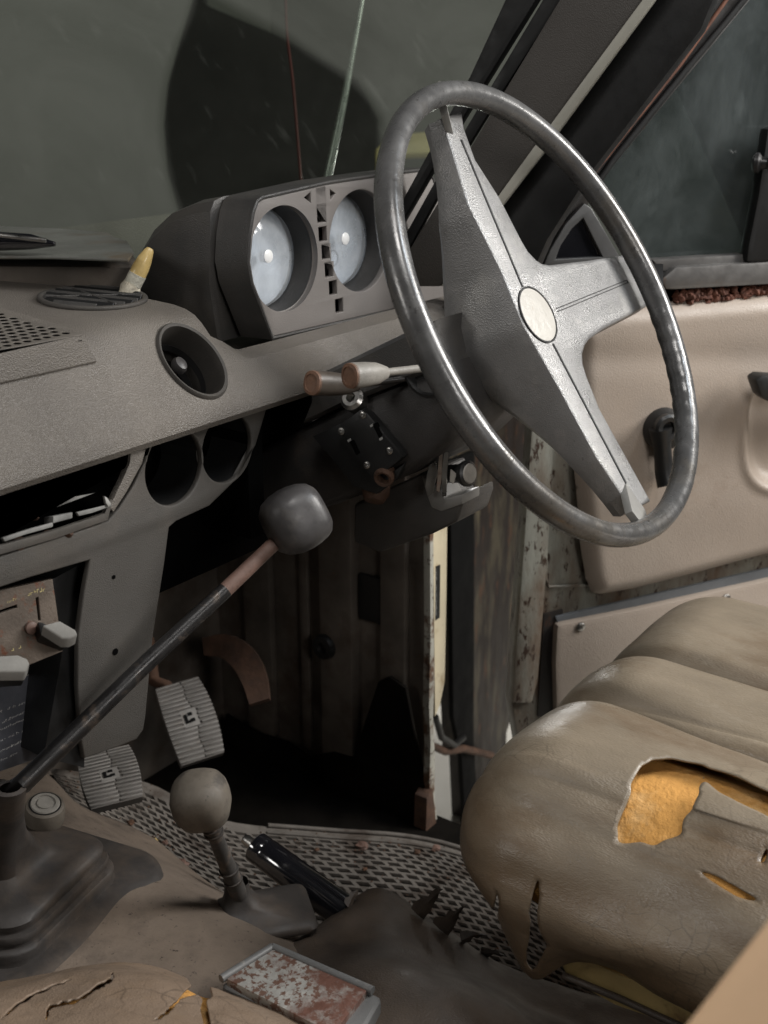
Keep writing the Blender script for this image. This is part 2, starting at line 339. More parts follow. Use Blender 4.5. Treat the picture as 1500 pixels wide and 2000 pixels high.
def patch(name, rows, mt, parent=None, nu=40, nv=40, thick=.003, wob=0, wsc=10):
    f0 = patchf(rows); vs, fs = gridd(f0, nu, nv)
    if wob: vs = [v+V((0, 0, 1))*noise.noise(v*wsc)*wob for v in vs]
    me = bpy.data.meshes.new(name); me.from_pydata([tuple(v) for v in vs], [], fs)
    for p in me.polygons: p.use_smooth = True
    o = link(name, me, mt, parent)
    if thick:
        s = o.modifiers.new('thickness', 'SOLIDIFY'); s.thickness = thick; s.offset = 0
    return o
def inside(p, poly):
    x, y = p; c = False; n = len(poly)
    for i in range(n):
        x1, y1 = poly[i]; x2, y2 = poly[(i+1) % n]
        if (y1 > y) != (y2 > y) and x < (x2-x1)*(y-y1)/(y2-y1)+x1: c = not c
    return c
def structure(o): o['kind'] = 'structure'; return o
def FY(y): return Fr((0, y, 0), (0, -1, 0), (1, 0, 0))
def pq(fr, pts, w_=0): return [fr.uv(x, y, w_) for x, y in pts]
def smoothpx(pts, n=6, closed=True):
    return [(p.x, p.y) for p in spline([V((x, y, 0)) for x, y in pts], n, closed)]
def off(pts, d):
    n = len(pts); o = []
    A = sum(pts[i][0]*pts[(i+1) % n][1]-pts[(i+1) % n][0]*pts[i][1] for i in range(n)); sg = 1 if A > 0 else -1
    for i in range(n):
        a, b, c = V((*pts[i-1], 0)), V((*pts[i], 0)), V((*pts[(i+1) % n], 0))
        d1, d2 = (b-a).normalized(), (c-b).normalized(); n1, n2 = V((-d1.y, d1.x, 0))*sg, V((-d2.y, d2.x, 0))*sg
        m_ = (n1+n2).normalized(); k = d/max(.5, m_.dot(n1)); o.append((b.x+m_.x*k, b.y+m_.y*k))
    return o
# ============================================================ THE SETTING
def wallbox(name, fr, u0, u1, v0, v1, w0, w1, mt): return structure(box(name, fr, u0, u1, v0, v1, w0, w1, mt, bev=0))
wallbox('studio_wall', FY(5.2), -4, 9, -.5, 4.5, -.1, 0, wallm)
wallbox('side_wall', Fr((6, 0, 0), (-1, 0, 0), (0, -1, 0)), -5.5, 3, -.5, 4.5, -.1, 0, wallm)
wallbox('studio_floor', Fr((0, 0, -.5), (0, 0, 1), (1, 0, 0)), -3, 9, -3, 6, -.05, 0, gfloor)
FZ = -.08
structure(box('car_floor', Fr((0, 0, FZ-.012), (0, 0, 1), (1, 0, 0)), .2, 1.19, -.3, 1.2, -.02, 0, floorm, bev=0))
# footwell: bulkhead and side wall
structure(box('bulkhead', FY(1.16), .2, 1.2, -.12, .64, -.02, 0, bodyd, bev=0))
fw_ = tag(thing('footwell_side', 'dark dirty side wall of the footwell with vertical ribs behind the pedals', 'body panel', (1.19, .95, FZ)))
SX = Fr((1.185, 0, 0), (-1, 0, 0), (0, -1, 0))
box('panel', SX, -1.16, -.79, FZ-.03, .62, -.01, 0, bodyd, fw_, bev=.002)
for y0, y1, h in ((1.10, 1.05, .012), (1.0, .985, .008), (.955, .90, .02), (.86, .82, .012)):
    box('rib', SX, -y0, -y1, FZ+.02, .6, -.002, h, bodyd, fw_, bev=.005)
lathe('grommet', [(.018, 0), (.016, .008), (.008, .009), (.006, .003)], SX.px(635, 1262, .02), (-1, 0, 0), black, fw_)
box('pad', SX, SX.uv(705, 1130)[0], SX.uv(775, 1130)[0], SX.uv(740, 1215)[1], SX.uv(740, 1125)[1], 0, .008, black, fw_, bev=.006)
poly_ = [(440, 1395), (500, 1432), (560, 1450), (600, 1478), (650, 1470), (690, 1482), (712, 1410), (738, 1332), (760, 1322), (792, 1345), (806, 1420), (822, 1500), (836, 1600), (836, 1720), (400, 1600)]
prism('footwell_shade', [SX.px(x, y, .024) for x, y in poly_], -SX.n*.006, floorm, fw_, bev=.002)  # black sheet standing in for the shade low in the footwell
# ============================================================ DASHBOARD
dsh = thing('dashboard', 'long grey brown padded dashboard with air vents and two empty round instrument openings', 'dashboard', (.6, .8, .56))
prof = [(.742, .570), (.712, .570), (.701, .574), (.6965, .580), (.6975, .587), (.703, .595), (.722, .616), (.742, .6385), (.752, .649), (.760, .655), (.770, .659), (.785, .6615), (.9, .667), (1.02, .676), (1.13, .69), (1.14, .685), (1.14, .57)]
xs = [.2, .4, .5, .6, .7, .765, .780, .788, .794, .80, .9, 1.0, 1.1, 1.2, 1.31]
vs, fs = [], []
for x in xs:
    for (y, z) in prof:
        s_ = 1 if x >= .797 else max(0, (x-.768)/.029) if x > .768 else 0
        low = z if z < .620 or y < .73 or y > 1.135 else (.6205 if y < .75 else .598)
        zz = z*(1-s_)+min(z, low)*s_
        vs.append((x, y, zz))
n = len(prof)
for i in range(len(xs)-1):
    for k in range(n-1): fs.append((i*n+k, i*n+k+1, (i+1)*n+k+1, (i+1)*n+k))
pad = mesh('pad', vs, fs, dash, dsh, ang=28)
# front slope frame
SL = Fr((0, .703, .595), (0, -.743, .669), (1, 0, 0))
# vent hole cut by a boolean-free trick is avoided: the vent is a cup standing 2 mm proud with a dark throat
def cutter(ob, o, axis, r, h, r2=None):
    a, u, v = frame_of(axis); me = bpy.data.meshes.new('c'); r2 = r2 or r
    vs = [V(o)+a*s+(u*math.cos(t)*r+v*math.sin(t)*r2) for s in (-h, h) for t in [2*PI*k/48 for k in range(48)]]
    fs = [tuple(reversed(range(48))), tuple(range(48, 96))]+[(k, (k+1) % 48, 48+(k+1) % 48, 48+k) for k in range(48)]
    me.from_pydata(vs, [], fs); c = bpy.data.objects.new('c', me); col.objects.link(c)
    b = ob.modifiers.new('cut', 'BOOLEAN'); b.object = c; b.operation = 'DIFFERENCE'; b.solver = 'FAST'
    dg = bpy.context.evaluated_depsgraph_get(); m2 = bpy.data.meshes.new_from_object(ob.evaluated_get(dg))
    ob.modifiers.clear(); ob.data = m2; bpy.data.objects.remove(c)
# close the pad so that it can be cut
bm = bmesh.new(); bm.from_mesh(pad.data)
bmesh.ops.holes_fill(bm, edges=[e for e in bm.edges if len(e.link_faces) == 1], sides=0); bmesh.ops.recalc_face_normals(bm, faces=bm.faces)
bm.to_mesh(pad.data); bm.free()
vc = SL.px(375, 706)
cutter(pad, vc, SL.n, .0345*.82, .05, .0345)
TP = Fr((0, .785, .6615), (0, -.052, .9986), (1, 0, 0))
oc = TP.px(181, 580, .002)
ovu, ovr = .058, .046                    # oval top vent, long axis towards the windscreen
od = (TP.px(100, 572)-TP.px(262, 588)).normalized()
od = V((od.x, od.y, 0)).normalized()
# round side vent
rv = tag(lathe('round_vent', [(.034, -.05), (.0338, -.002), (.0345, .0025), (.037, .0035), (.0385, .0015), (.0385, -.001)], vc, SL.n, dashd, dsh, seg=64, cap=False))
lathe('throat', [(0, -.049), (.0335, -.049), (.0335, -.046)], vc, SL.n, darkhole, rv, seg=48)
for k, (r, d_) in enumerate(((.029, -.018), (.0225, -.03))):
    lathe('vane_ring', [(r, d_-.006), (r+.0012, d_), (r, d_+.001), (r-.0015, d_-.005)], vc+SL.u*(-.004), SL.n, black, rv, seg=48, cap=False)
kc = SL.px(349, 714, -.012)
lathe('knob', [(.003, -.03), (.0035, -.004), (.0072, -.003), (.0076, .001), (.006, .004), (.002, .005), (0, .005)], kc, SL.n, knobm, rv, seg=32)
for o_ in [rv]+list(rv.children):          # the vent is slightly oval
    for v in o_.data.vertices: k = (v.co-vc).dot(SL.u); v.co -= SL.u*k*.18
# oval top vent
ovf = Fr(oc, TP.n, od)
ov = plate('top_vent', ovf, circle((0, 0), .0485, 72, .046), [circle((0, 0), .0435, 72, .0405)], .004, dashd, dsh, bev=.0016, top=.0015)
plate('well', ovf, circle((0, 0), .0433, 48, .0403), [], .002, darkhole, ov, bev=.0005, top=-.0008)
for k in range(-4, 5):
    v_ = k*.0088; hw = .0425*math.sqrt(max(0, 1-(v_/.0400)**2))
    if hw < .01: continue
    f2 = Fr(ovf.at(0, v_, 0), (ovf.n+ovf.v*.7), ovf.u)
    box('slat', f2, -hw, hw, -.0035, .0035, -.0005, .0006, black if k % 2 else housing, ov, bev=.0003, seg=1)
for a_ in (-.6, .55): 
    f2 = Fr(ovf.at(0, 0, .0012), ovf.n, ovf.u*math.cos(a_)+ovf.v*math.sin(a_)); box('crossbar', f2, -.04, .04, -.0012, .0012, -.001, .001, housing, ov, bev=.0004, seg=1)
# speaker panel: a raised bent sheet, its holes real
SF = Fr((0, .785, .6655), (0, -.10, .995), (1, 0, 0))
so = pq(SF, [(-190, 722), (-190, 560), (0, 607), (163, 655), (160, 661), (60, 680)])
c0 = SF.uv(60, 650); st_ = .0092; hs = []
for i in range(-40, 40):
    for j in range(-30, 30):
        u_, v_ = c0[0]+i*st_+(j % 2)*st_/2, c0[1]+j*st_*.88
        x, y = pix(SF.at(u_, v_))
        if x > -150 and 620+x*.27 < y < 688-x*.2: hs.append((u_, v_))
spk = plate('speaker_panel', SF, so, [circle(h, .0033, 12) for h in hs], .0008, dash, dsh, bev=.0004, top=.003)
plate('backing', SF, so, [], .001, darkhole, spk, bev=.0002, top=-.0012)
sl = [SL.px(-190, 790, .003), SL.px(190, 705, .003), TP.px(163, 657, .003)+V((0, 0, .0015)), TP.px(-190, 735, .003)+V((0, 0, .001))]
prism('sloping_flap', sl, -SL.n*.0035, dash, spk, bev=.0008)
# fascia below the pad with two round openings and the long slot
FA = FY(.712)
fo = pq(FA, [(-150, 1000), (527, 770), (521, 800), (500, 870), (465, 935), (410, 988), (345, 1018), (331, 1030), (322, 1100), (300, 1240), (285, 1400), (281, 1425), (268, 1444), (240, 1456), (165, 1482), (158, 1440), (152, 1340), (153, 1240), (164, 1160), (176, 1094), (60, 1128), (-150, 1198)])
fo = [(u, v) for u, v in fo]
sl_ = pq(FA, [(-140, 1000), (0, 955), (291, 868), (284, 900), (262, 948), (235, 990), (212, 1018), (190, 1026), (0, 1088), (-140, 1130)])
h1, h2 = (.684, .5455), (.7485, .5465)
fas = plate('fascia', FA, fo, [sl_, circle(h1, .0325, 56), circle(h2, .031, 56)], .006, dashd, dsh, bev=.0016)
for c_, r_ in ((h1, .0335), (h2, .032)):
    lathe('opening_tube', [(r_, -.05), (r_, -.0062)], FA.at(*c_), FA.n, black, dsh, seg=48, cap=False)
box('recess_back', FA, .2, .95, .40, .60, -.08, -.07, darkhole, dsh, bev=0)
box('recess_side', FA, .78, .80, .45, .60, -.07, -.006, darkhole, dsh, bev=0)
tu = FA.uv(150, 905)
# highlight bead along the fascia's upper edge
a_, b_ = FA.px(-150, 1008), FA.px(524, 779)
tube('edge_bead', [a_+V((0, -.001, 0)), b_+V((0, -.001, 0))], .0016, dash, dsh, seg=8)
# slot trims and what is left in the radio slot
def poly(name, fr, px, depth, mt, parent, top=0, bev=.0008):
    return prism(name, [fr.px(x, y, top) for x, y in px], -fr.n*depth, mt, parent, bev=bev)
poly('side_trim', FA, [(256, 882), (285, 876), (278, 905), (248, 960), (222, 1000), (214, 990), (236, 945), (254, 905)], .006, dash, dsh, .003)
poly('lower_trim', FA, [(-140, 1105), (0, 1066), (110, 1035), (205, 1003), (216, 975), (221, 978), (211, 1016), (110, 1052), (0, 1084), (-140, 1128)], .004, dashd, dsh, .003)
s2 = Fr((0, .7205, .535), (0, -1, .3), (1, 0, 0))
poly('bar', s2, [(-140, 1060), (0, 1013), (100, 978), (188, 962), (100, 995), (0, 1034), (-140, 1080)], .003, foild, dsh)
poly('bracket', s2, [(5, 1050), (60, 1032), (104, 1020), (104, 1029), (50, 1044), (10, 1058)], .004, foild, dsh, .012)
poly('bracket', s2, [(104, 1008), (142, 1000), (142, 1012), (104, 1022)], .012, foild, dsh, .012)
poly('bracket', s2, [(150, 1000), (180, 993), (216, 984), (220, 988), (180, 1002), (155, 1008)], .003, foild, dsh, .014)
poly('tab', s2, [(204, 968), (210, 972), (218, 984), (212, 990), (207, 982)], .003, greym, dsh, .016)
for q in ((30, 1062, 14), (90, 1045, 10), (125, 1040, 12), (165, 1022, 9), (60, 1010, 8)):
    lathe('spring_clip', [(0, 0), (q[2]/2600, 0), (q[2]/2600, .006), (q[2]/5200, .009)], s2.px(q[0], q[1], -.002), s2.n, rustm, dsh, seg=12)
tube('wire', [s2.px(-60, 1006, .0), s2.px(20, 985), s2.px(90, 962), s2.px(130, 955)], .0016, rustm, dsh, seg=8)
# screw holes in the console leg
for (x, y, r_) in ((222, 1127, .0018), (225, 1273, .003)):
    lathe('hole', [(0, 0), (r_, 0), (r_, .0004)], FA.px(x, y, .0002), FA.n, darkhole, dsh, seg=12)
# cowl under the dash beside the column
poly('cowl', FY(.80), [(520, 775), (700, 760), (760, 900), (640, 985), (470, 1075), (300, 1140), (300, 1000)], .01, shroudm, dsh, bev=.004)
poly('cowl_rib', FY(.786), [(528, 775), (548, 772), (520, 850), (470, 935), (345, 1030), (330, 1024), (440, 960), (490, 890)], .012, housing, dsh, bev=.003)
lathe('clip', [(.006, 0), (.006, .004), (.003, .006)], FY(.79).px(556, 862), (0, -1, 0), housing, dsh, seg=14)
# ============================================================ HEATER CONTROLS
HF = Fr((0, .735, 0), (-.12, -1, .12), (1, -.12, 0))
hp = thing('heater_control_panel', 'rust speckled heater control panel with two sliding levers', 'control panel', HF.px(40, 1270))
ho = pq(HF, [(-150, 1205), (0, 1153), (103, 1131), (110, 1180), (123, 1272), (60, 1298), (-150, 1370)])
plate('face_plate', HF, ho, [pq(HF, [(70, 1168), (75, 1166), (80, 1212), (75, 1213)]), pq(HF, [(-60, 1212), (33, 1181), (34, 1187), (-60, 1219)])], .004, copper, hp, bev=.0006)
plate('backing', HF, ho, [], .002, darkhole, hp, bev=.0003, top=-.008)
poly('housing', HF, [(103, 1131), (180, 1090), (165, 1500), (85, 1480), (122, 1272)], .06, black, hp, -.012)
def lever(px, name='slider_lever'):
    top = [HF.px(x, y, .03) for x, y in px['top']]
    l = prism(name, top, V((.002, .006, -.0105)), greym, hp, bev=.0022, seg=3)
    prism('stalk', [HF.px(x, y, .012) for x, y in px['stem']], V((.004, .012, -.012)), black, l, bev=.001)
lever(dict(top=[(82, 1222), (117, 1212), (148, 1230), (152, 1240), (138, 1247), (122, 1247)], stem=[(74, 1214), (85, 1216), (136, 1252), (128, 1258), (80, 1240)]))
lever(dict(top=[(-60, 1285), (35, 1279), (54, 1287), (58, 1296), (50, 1312), (-60, 1312)], stem=[(-60, 1296), (45, 1290), (50, 1325), (0, 1328), (-60, 1330)]))
lathe('screw', [(.0052, 0), (.005, .002), (.003, .003), (0, .003)], HF.px(60, 1226, .001), HF.n, rustp, hp, seg=16)
def scribble(name, fr, rows, mt, parent, h=.0016, seed=3, top=.0002, wmin=.0008, wmax=.0019):
    """Small raised strokes for print too worn to be read."""
    rnd = random.Random(seed); parts = []
    for (x0, y0, x1, y1) in rows:
        a, b = V((*fr.uv(x0, y0), 0)), V((*fr.uv(x1, y1), 0)); d = (b-a); L_ = d.length; d.normalize(); nrm = V((-d.y, d.x, 0)); t = 0
        while t < L_:
            wd = rnd.uniform(wmin, wmax); k = rnd.random()
            if k > .14:
                hh = h*rnd.choice((.6, .6, .65, 1.)); p = a+d*t
                for s0, s1, r0, r1 in (((0, .25, 0, 1), (.25, .8, .75, 1)) if k < .5 else ((0, .8, 0, .3), (.55, .8, .3, 1)) if k < .8 else ((.1, .8, .35, .65), (.1, .3, .6, 1))):
                    q = [p+d*wd*s0+nrm*hh*r0, p+d*wd*s1+nrm*hh*r0, p+d*wd*s1+nrm*hh*r1, p+d*wd*s0+nrm*hh*r1]
                    parts.append(([fr.at(z.x, z.y, top) for z in q], [(0, 1, 2, 3)]))
            t += wd*(1.05 if k > .14 else 1.2)
    v, f = join(parts); o = mesh(name, v, f, mt, parent, smooth=False); o['kind'] = 'stuff'; return o
scribble('lettering', HF, [(54, 1164, 88, 1154), (22, 1272, 40, 1266)], inky, hp, h=.0032, wmin=.002, wmax=.003)
scribble('lettering', HF, [(14, 1178, 34, 1171)], inky, hp, h=.002, seed=9)
PF = Fr((0, .728, 0), (-.1, -1, .25), (1, -.1, 0))
cp = thing('caution_plate', 'dark blue grey riveted plate of faded white text below the heater levers', 'plate', PF.px(30, 1420))
prism('plate', [PF.px(x, y) for x, y in ((-150, 1380), (0, 1342), (105, 1300), (112, 1306), (90, 1440), (84, 1472), (60, 1486), (-150, 1560))], -PF.n*.003, platem, cp, bev=.0006)
for x, y in ((98, 1312), (87, 1462), ): lathe('rivet', [(.0034, 0), (.003, .0014), (.0015, .002), (0, .002)], PF.px(x, y), PF.n, greym, cp, seg=16)
scribble('lettering', PF, [(-60, 1416, 68, 1366), (4, 1413, 54, 1389), (-60, 1452, 72, 1397), (-60, 1474, 57, 1424), (-60, 1500, 80, 1430), (-10, 1493, 33, 1472)], ink, cp, h=.0019, seed=5)
tube('edge_line', [PF.px(-100, 1373, .0008), PF.px(0, 1341, .0008), PF.px(103, 1299, .0008)], .0004, greym, cp, seg=6)
# ============================================================ INSTRUMENT BINNACLE
bn = thing('instrument_binnacle', 'grey black instrument binnacle with two round gauges and a column of warning lamps', 'instrument panel', (1.0, .85, .63))
BF = Fr((0, .762, .68), (0, -1, .04), (1, 0, 0))
bo = pq(BF, [(534, 657), (515, 607), (494, 553), (487, 512), (490, 460), (497, 415), (504, 396), (514, 389), (640, 360), (740, 345), (838, 333), (872, 420), (885, 500), (880, 578)])
b1, b2 = BF.uv(556, 506), BF.uv(705, 471)
rg = .0505
def sq(x, y, w_=.0062, h_=.0068):
    c = BF.uv(x, y); return [(c[0]-w_, c[1]-h_), (c[0]+w_, c[1]-h_), (c[0]+w_, c[1]+h_), (c[0]-w_, c[1]+h_)]
lamps = [(627, 384), (628, 420), (631, 457), (637, 492), (643, 527), (651, 562), (663, 597)]
arr = [pq(BF, [(595, 386), (607, 375), (608, 396)]), pq(BF, [(645, 370), (656, 378), (646, 390)])]
arr = [list(a) for a in arr]
plate('bezel', BF, bo, [circle(b1, rg, 72), circle(b2, rg, 72)]+[sq(x, y) if i else sq(x, y, .0062, .0085) for i, (x, y) in enumerate(lamps)]+arr, .007, bezelm, bn, bev=.0012)
lm = [void, redlens, redlens, bluelens, bluelens, bluelens, bluelens]
for (x, y), mt in zip(lamps, lm):
    c = BF.uv(x, y)
    lampo = box('warning_lamp', BF, c[0]-.0058, c[0]+.0052, c[1]-.0064, c[1]+.0064, -.017, -.012, mt, bn, bev=.0005)
plate('lamp_backing', BF, [(b1[0]+.02, b1[1]-.1), (b2[0]-.02, b1[1]-.1), (b2[0]-.02, b1[1]+.1), (b1[0]+.02, b1[1]+.1)], [], .002, darkhole, bn, bev=.0005, top=-.03) if False else None
gl_ = M('gauge_dial_face', (.62, .66, .70), .45, var=.2, vs=26, c2=(.75, .77, .78), t2=.5, s2=34, w2=.2)
for k, c in enumerate((b1, b2)):
    g = lathe('gauge', [(.043, -.044), (.0495, -.034), (rg+.0008, -.006)], BF.at(*c), BF.n, housing, bn, seg=64, cap=False)
    lathe('dial', [(0, -.034), (.047, -.034), (.047, -.036)], BF.at(*c), BF.n, gl_, g, seg=64)
    lathe('glint_knob', [(.0064, -.034), (.0062, -.0265), (.004, -.0256), (0, -.0254)], BF.at(c[0]-.002, c[1]+.002, .0085), BF.n, M('glint_white', (.9, .9, .88), .2), g, seg=32)  # white knob standing in for the bright reflection in the glass
    lathe('glass', [(.0487, -.033), (.045, -.0265), (.036, -.0225), (.024, -.0198), (.012, -.0186), (0, -.0182)], BF.at(*c), BF.n, gaugegl, g, seg=64, ang=80, cap=False)
    tick = []
    for q in range(25):
        a_ = math.radians(-40+q*260/24); u1, u2 = .034, .038 if q % 4 else .031
        for s_ in ((1, 0),):
            ca, sa = math.cos(a_), math.sin(a_); du, dv = -sa*.0005, ca*.0005
            tick.append(([BF.at(c[0]+ca*u1+du, c[1]+sa*u1+dv, -.0338), BF.at(c[0]+ca*u1-du, c[1]+sa*u1-dv, -.0338), BF.at(c[0]+ca*u2-du, c[1]+sa*u2-dv, -.0338), BF.at(c[0]+ca*u2+du, c[1]+sa*u2+dv, -.0338)], [(0, 1, 2, 3)]))
    v, f = join(tick); t_ = mesh('scale', v, f, M('dial_print', (.3, .32, .34), .6), g, smooth=False); t_['kind'] = 'stuff'
    if k:
        lathe('emblem', [(.0085, 0), (.0085, .0003), (.007, .0003), (.007, 0)], BF.at(c[0]-.004, c[1]-.018, -.0335), BF.n, MATS['dial_print'], g, seg=32, cap=False)
        tk = []
        for uu in (-.0095, -.0055, -.0015): tk.append(boxd(BF, c[0]-.004+uu, c[0]-.004+uu+.0015, c[1]+.014, c[1]+.021, -.0338, -.0335))
        tk.append(boxd(BF, c[0]-.0135, c[0]-.004, c[1]+.0202, c[1]+.0216, -.0338, -.0335))
        v, f = join(tk); mesh('dial_symbol', v, f, MATS['dial_print'], g, smooth=False)
# housing: sections running from the face back towards the windscreen
BW = .29
def bsec(y, xl, zt, zb, inset):
    xr = 1.20-inset; r = .012
    return [V((xl+.006, y, zb)), V((xl-.002, y, (zb+zt)/2-.012)), V((xl+.004, y, zt-r)), V((xl+.010, y, zt-.003)), V((xl+.022, y, zt)), V((1.03, y, zt+.004)), V((xr-.02, y, zt)), V((xr, y, zt-r)), V((xr, y, zb))]
def housesect(lst, name, cap0=True):
    vs, fs = [], []
    for s in lst: vs += s
    n = len(lst[0])
    for i in range(len(lst)-1):
        for k in range(n): fs.append((i*n+k, i*n+(k+1) % n, (i+1)*n+(k+1) % n, (i+1)*n+k))
    fs.append(tuple(range((len(lst)-1)*n, len(lst)*n)))
    if cap0: fs.append(tuple(reversed(range(n))))
    return mesh(name, vs, fs, housing, bn, ang=20)
xl0 = b1[0]-.056
bo2 = off(bo, -.0016) if abs(off(bo, -.0016)[0][0]-bo[0][0]) else bo
bo3 = off(bo, -.0030)
vs = []; wl = [(bo, -.001), (bo, .0006), (bo2, .0012), (bo3, .0002), (bo3, -.012), (bo3, -.040)]
for q, w_ in wl: vs += [BF.at(u, v, w_) for u, v in q]
n = len(bo); fs = [(i*n+k, i*n+(k+1) % n, (i+1)*n+(k+1) % n, (i+1)*n+k) for i in range(len(wl)-1) for k in range(n)]
mesh('front_shell', vs, fs, housing, bn, ang=40)
rear = [bsec(.806, xl0+.006, .743, .612, 0), bsec(.8075, xl0+.002, .7455, .612, 0), bsec(.83, xl0, .7415, .612, 0), bsec(.865, xl0+.003, .730, .612, .004), bsec(.895, xl0+.008, .712, .62, .008), bsec(.92, xl0+.014, .690, .63, .014), bsec(.935, xl0+.02, .665, .64, .02)]
housesect(rear, 'rear_shell')
# the ledge and foam strip below the face
poly('foam_strip', BF, [(600, 662), (690, 632), (705, 640), (610, 668)], .02, M('old_foam_strip', (.2, .18, .12), .9), bn, -.004)
poly('ledge_scrap', BF, [(700, 625), (790, 600), (790, 606), (712, 632)], .012, cream, bn, .002)
# ============================================================ CIGAR-LIKE TUBE IN THE VENT
cg = thing('standing_tube', 'small crumbling pale tube with a yellowed cone tip standing in the top vent', 'tube', P(246, 585, 1.12))
a0, a1 = P(244, 586, 1.115), P(294, 484, 1.105); ax = (a1-a0); L_ = ax.length; ax.normalize()
lathe('cone_tip', [(.0078, L_*.50), (.0078, L_*.62), (.0066, L_*.78), (.0042, L_*.95), (.0028, L_*.99), (0, L_)], a0, ax, amber, cg, seg=20)
lathe('band', [(.0080, L_*.30), (.0082, L_*.50)], a0, ax, M('tube_wrap', (.5, .48, .4), .7, bump2=.3, bs2=200), cg, seg=20)
pr = [(.0, -.012), (.008, -.008), (.0092, 0), (.0085, L_*.12), (.0093, L_*.2), (.0083, L_*.31)]
cb = lathe('crumbling_base', pr, a0, ax, papers, cg, seg=24)
for v in cb.data.vertices: v.co += V(v.co-a0).normalized()*noise.noise(v.co*160)*.003
# ============================================================ STEERING WHEEL
sw = thing('steering_wheel', 'large worn grey steering wheel with a broad vinyl T spoke turned upright', 'steering wheel', (.918, .49, .666))
WC = P(1082.8, 604.4, 1.0345)
tt, az = .5427, .0406
WN = V((math.sin(az)*math.cos(tt), -math.cos(az)*math.cos(tt), math.sin(tt)))
WF = Fr(WC, WN, V((1, 0, 0)))
R, r0 = .2, .0099
vs, fs = [], []; NS, NT = 220, 20
ga = [WF.uv(x, y) for x, y in ((1285, 590), (1335, 900))]
g0, g1 = sorted(math.atan2(v, u) for u, v in ga)
for i in range(NS):
    a = 2*PI*i/NS; ar = math.atan2(math.sin(a), math.cos(a))
    for k in range(NT):
        b = 2*PI*k/NT; rr = r0*(1.06 if abs(math.sin(b)) > .7 else 1)
        ru, rw = math.cos(b)*rr, math.sin(b)*rr*1.08
        if g0 < ar < g1:
            e = min(1, (ar-g0)/.05, (g1-ar)/.05); 
            if math.cos(b) < .3: ru -= (.0006*math.cos(ar*2*PI/.095)+.0005)*e*(.3-math.cos(b)) ; rw -= max(0, -math.sin(b))*.0003*math.cos(ar*2*PI/.095)*e
        vs.append(WF.at((R+ru)*math.cos(a), (R+ru)*math.sin(a), rw))
for i in range(NS):
    for k in range(NT): fs.append((i*NT+k, i*NT+(k+1) % NT, ((i+1) % NS)*NT+(k+1) % NT, ((i+1) % NS)*NT+k))
mesh('rim', vs, fs, rimm, sw, ang=80)
w0 = -.019
facepx = [(860, 231), (902, 218), (907, 252), (929, 313), (977, 388), (1019, 470), (1031, 490), (1047, 507), (1058, 514), (1073, 517), (1150, 508), (1228, 496), (1247, 521), (1274, 590), (1262, 599), (1180, 642), (1152, 662), (1143, 675), (1138, 692), (1139, 712), (1147, 738), (1172, 800), (1271, 979), (1234, 997), (1165, 895), (1092, 760), (1020, 633), (977, 527), (913, 399), (876, 276)]
fuv = [WF.uv(x, y, w0) for x, y in facepx]
hubc = WF.uv(1048, 616, w0)
def ring(pts, w_, dpt=0):
    out = []
    for (u, v) in pts:
        r = math.hypot(u-hubc[0], v-hubc[1]); out.append((u, v, w_-dpt*(.020+.062*math.exp(-(r/.095)**2)) if dpt else w_))
    return out
dense = []
n = len(fuv)
for i in range(n):
    a, b = V((*fuv[i], 0)), V((*fuv[(i+1) % n], 0)); k = max(1, int((b-a).length/.008))
    for j in range(k): dense.append(tuple((a+(b-a)*(j/k)).xy))
rings = [ring(off(dense, .0035), w0+.0008), ring(off(dense, .0018), w0+.0005), ring(off(dense, .0006), w0-.0003), ring(off(dense, -.0002), w0-.002), ring(dense, w0, .25), ring(off(dense, -.0015), w0, .55), ring(off(dense, .001), w0, .9), ring(off(dense, .006), w0, 1.0)]
vs = [WF.at(*p) for r_ in rings for p in r_]; n = len(dense)
fs = [(i*n+k, i*n+(k+1) % n, (i+1)*n+(k+1) % n, (i+1)*n+k) for i in range(len(rings)-1) for k in range(n)]
from mathutils.geometry import tessellate_polygon
for base in (0, (len(rings)-1)*n):
    tri = tessellate_polygon([[V((*p, 0)) for p in (off(dense, .0035) if base == 0 else off(dense, .006))]])
    fs += [tuple(base+q for q in t) for t in tri]
spk_ = mesh('spoke_pad', vs, fs, wheelm, sw, ang=30)
# inlaid dark lines
def inlay(pts, wd, parent):
    q = [V((*WF.uv(x, y, w0), 0)) for x, y in pts]; 
    for a, b in zip(q, q[1:]):
        d = (b-a).normalized(); nn = V((-d.y, d.x, 0))*wd
        v = [WF.at(*(p+s).xy, w0+.0009) for p, s in ((a, nn), (b, nn), (b, -nn), (a, -nn))]
        prism('inlay_line', v, WN*.0006, black, parent, bev=0)
inlay([(899, 274), (1019, 562)], .0011, sw); inlay([(1078, 672), (1221, 945)], .0011, sw)
for pts in ([(1084, 604), (1222, 548)], [(1086, 610), (1224, 553)]): inlay(pts, .0004, sw)
inlay([(1222, 547), (1225, 554)], .0004, sw)
lathe('hub_ring', [(.0262, 0), (.0262, .0022), (.0248, .0022), (.0245, 0)], WF.at(*hubc, w0), WN, black, sw, seg=48, cap=False)
lathe('hub_badge', [(.0243, -.0005), (.0243, .0018), (.018, .0026), (.008, .003), (0, .003)], WF.at(*hubc, w0), WN, badgem, sw, seg=48)
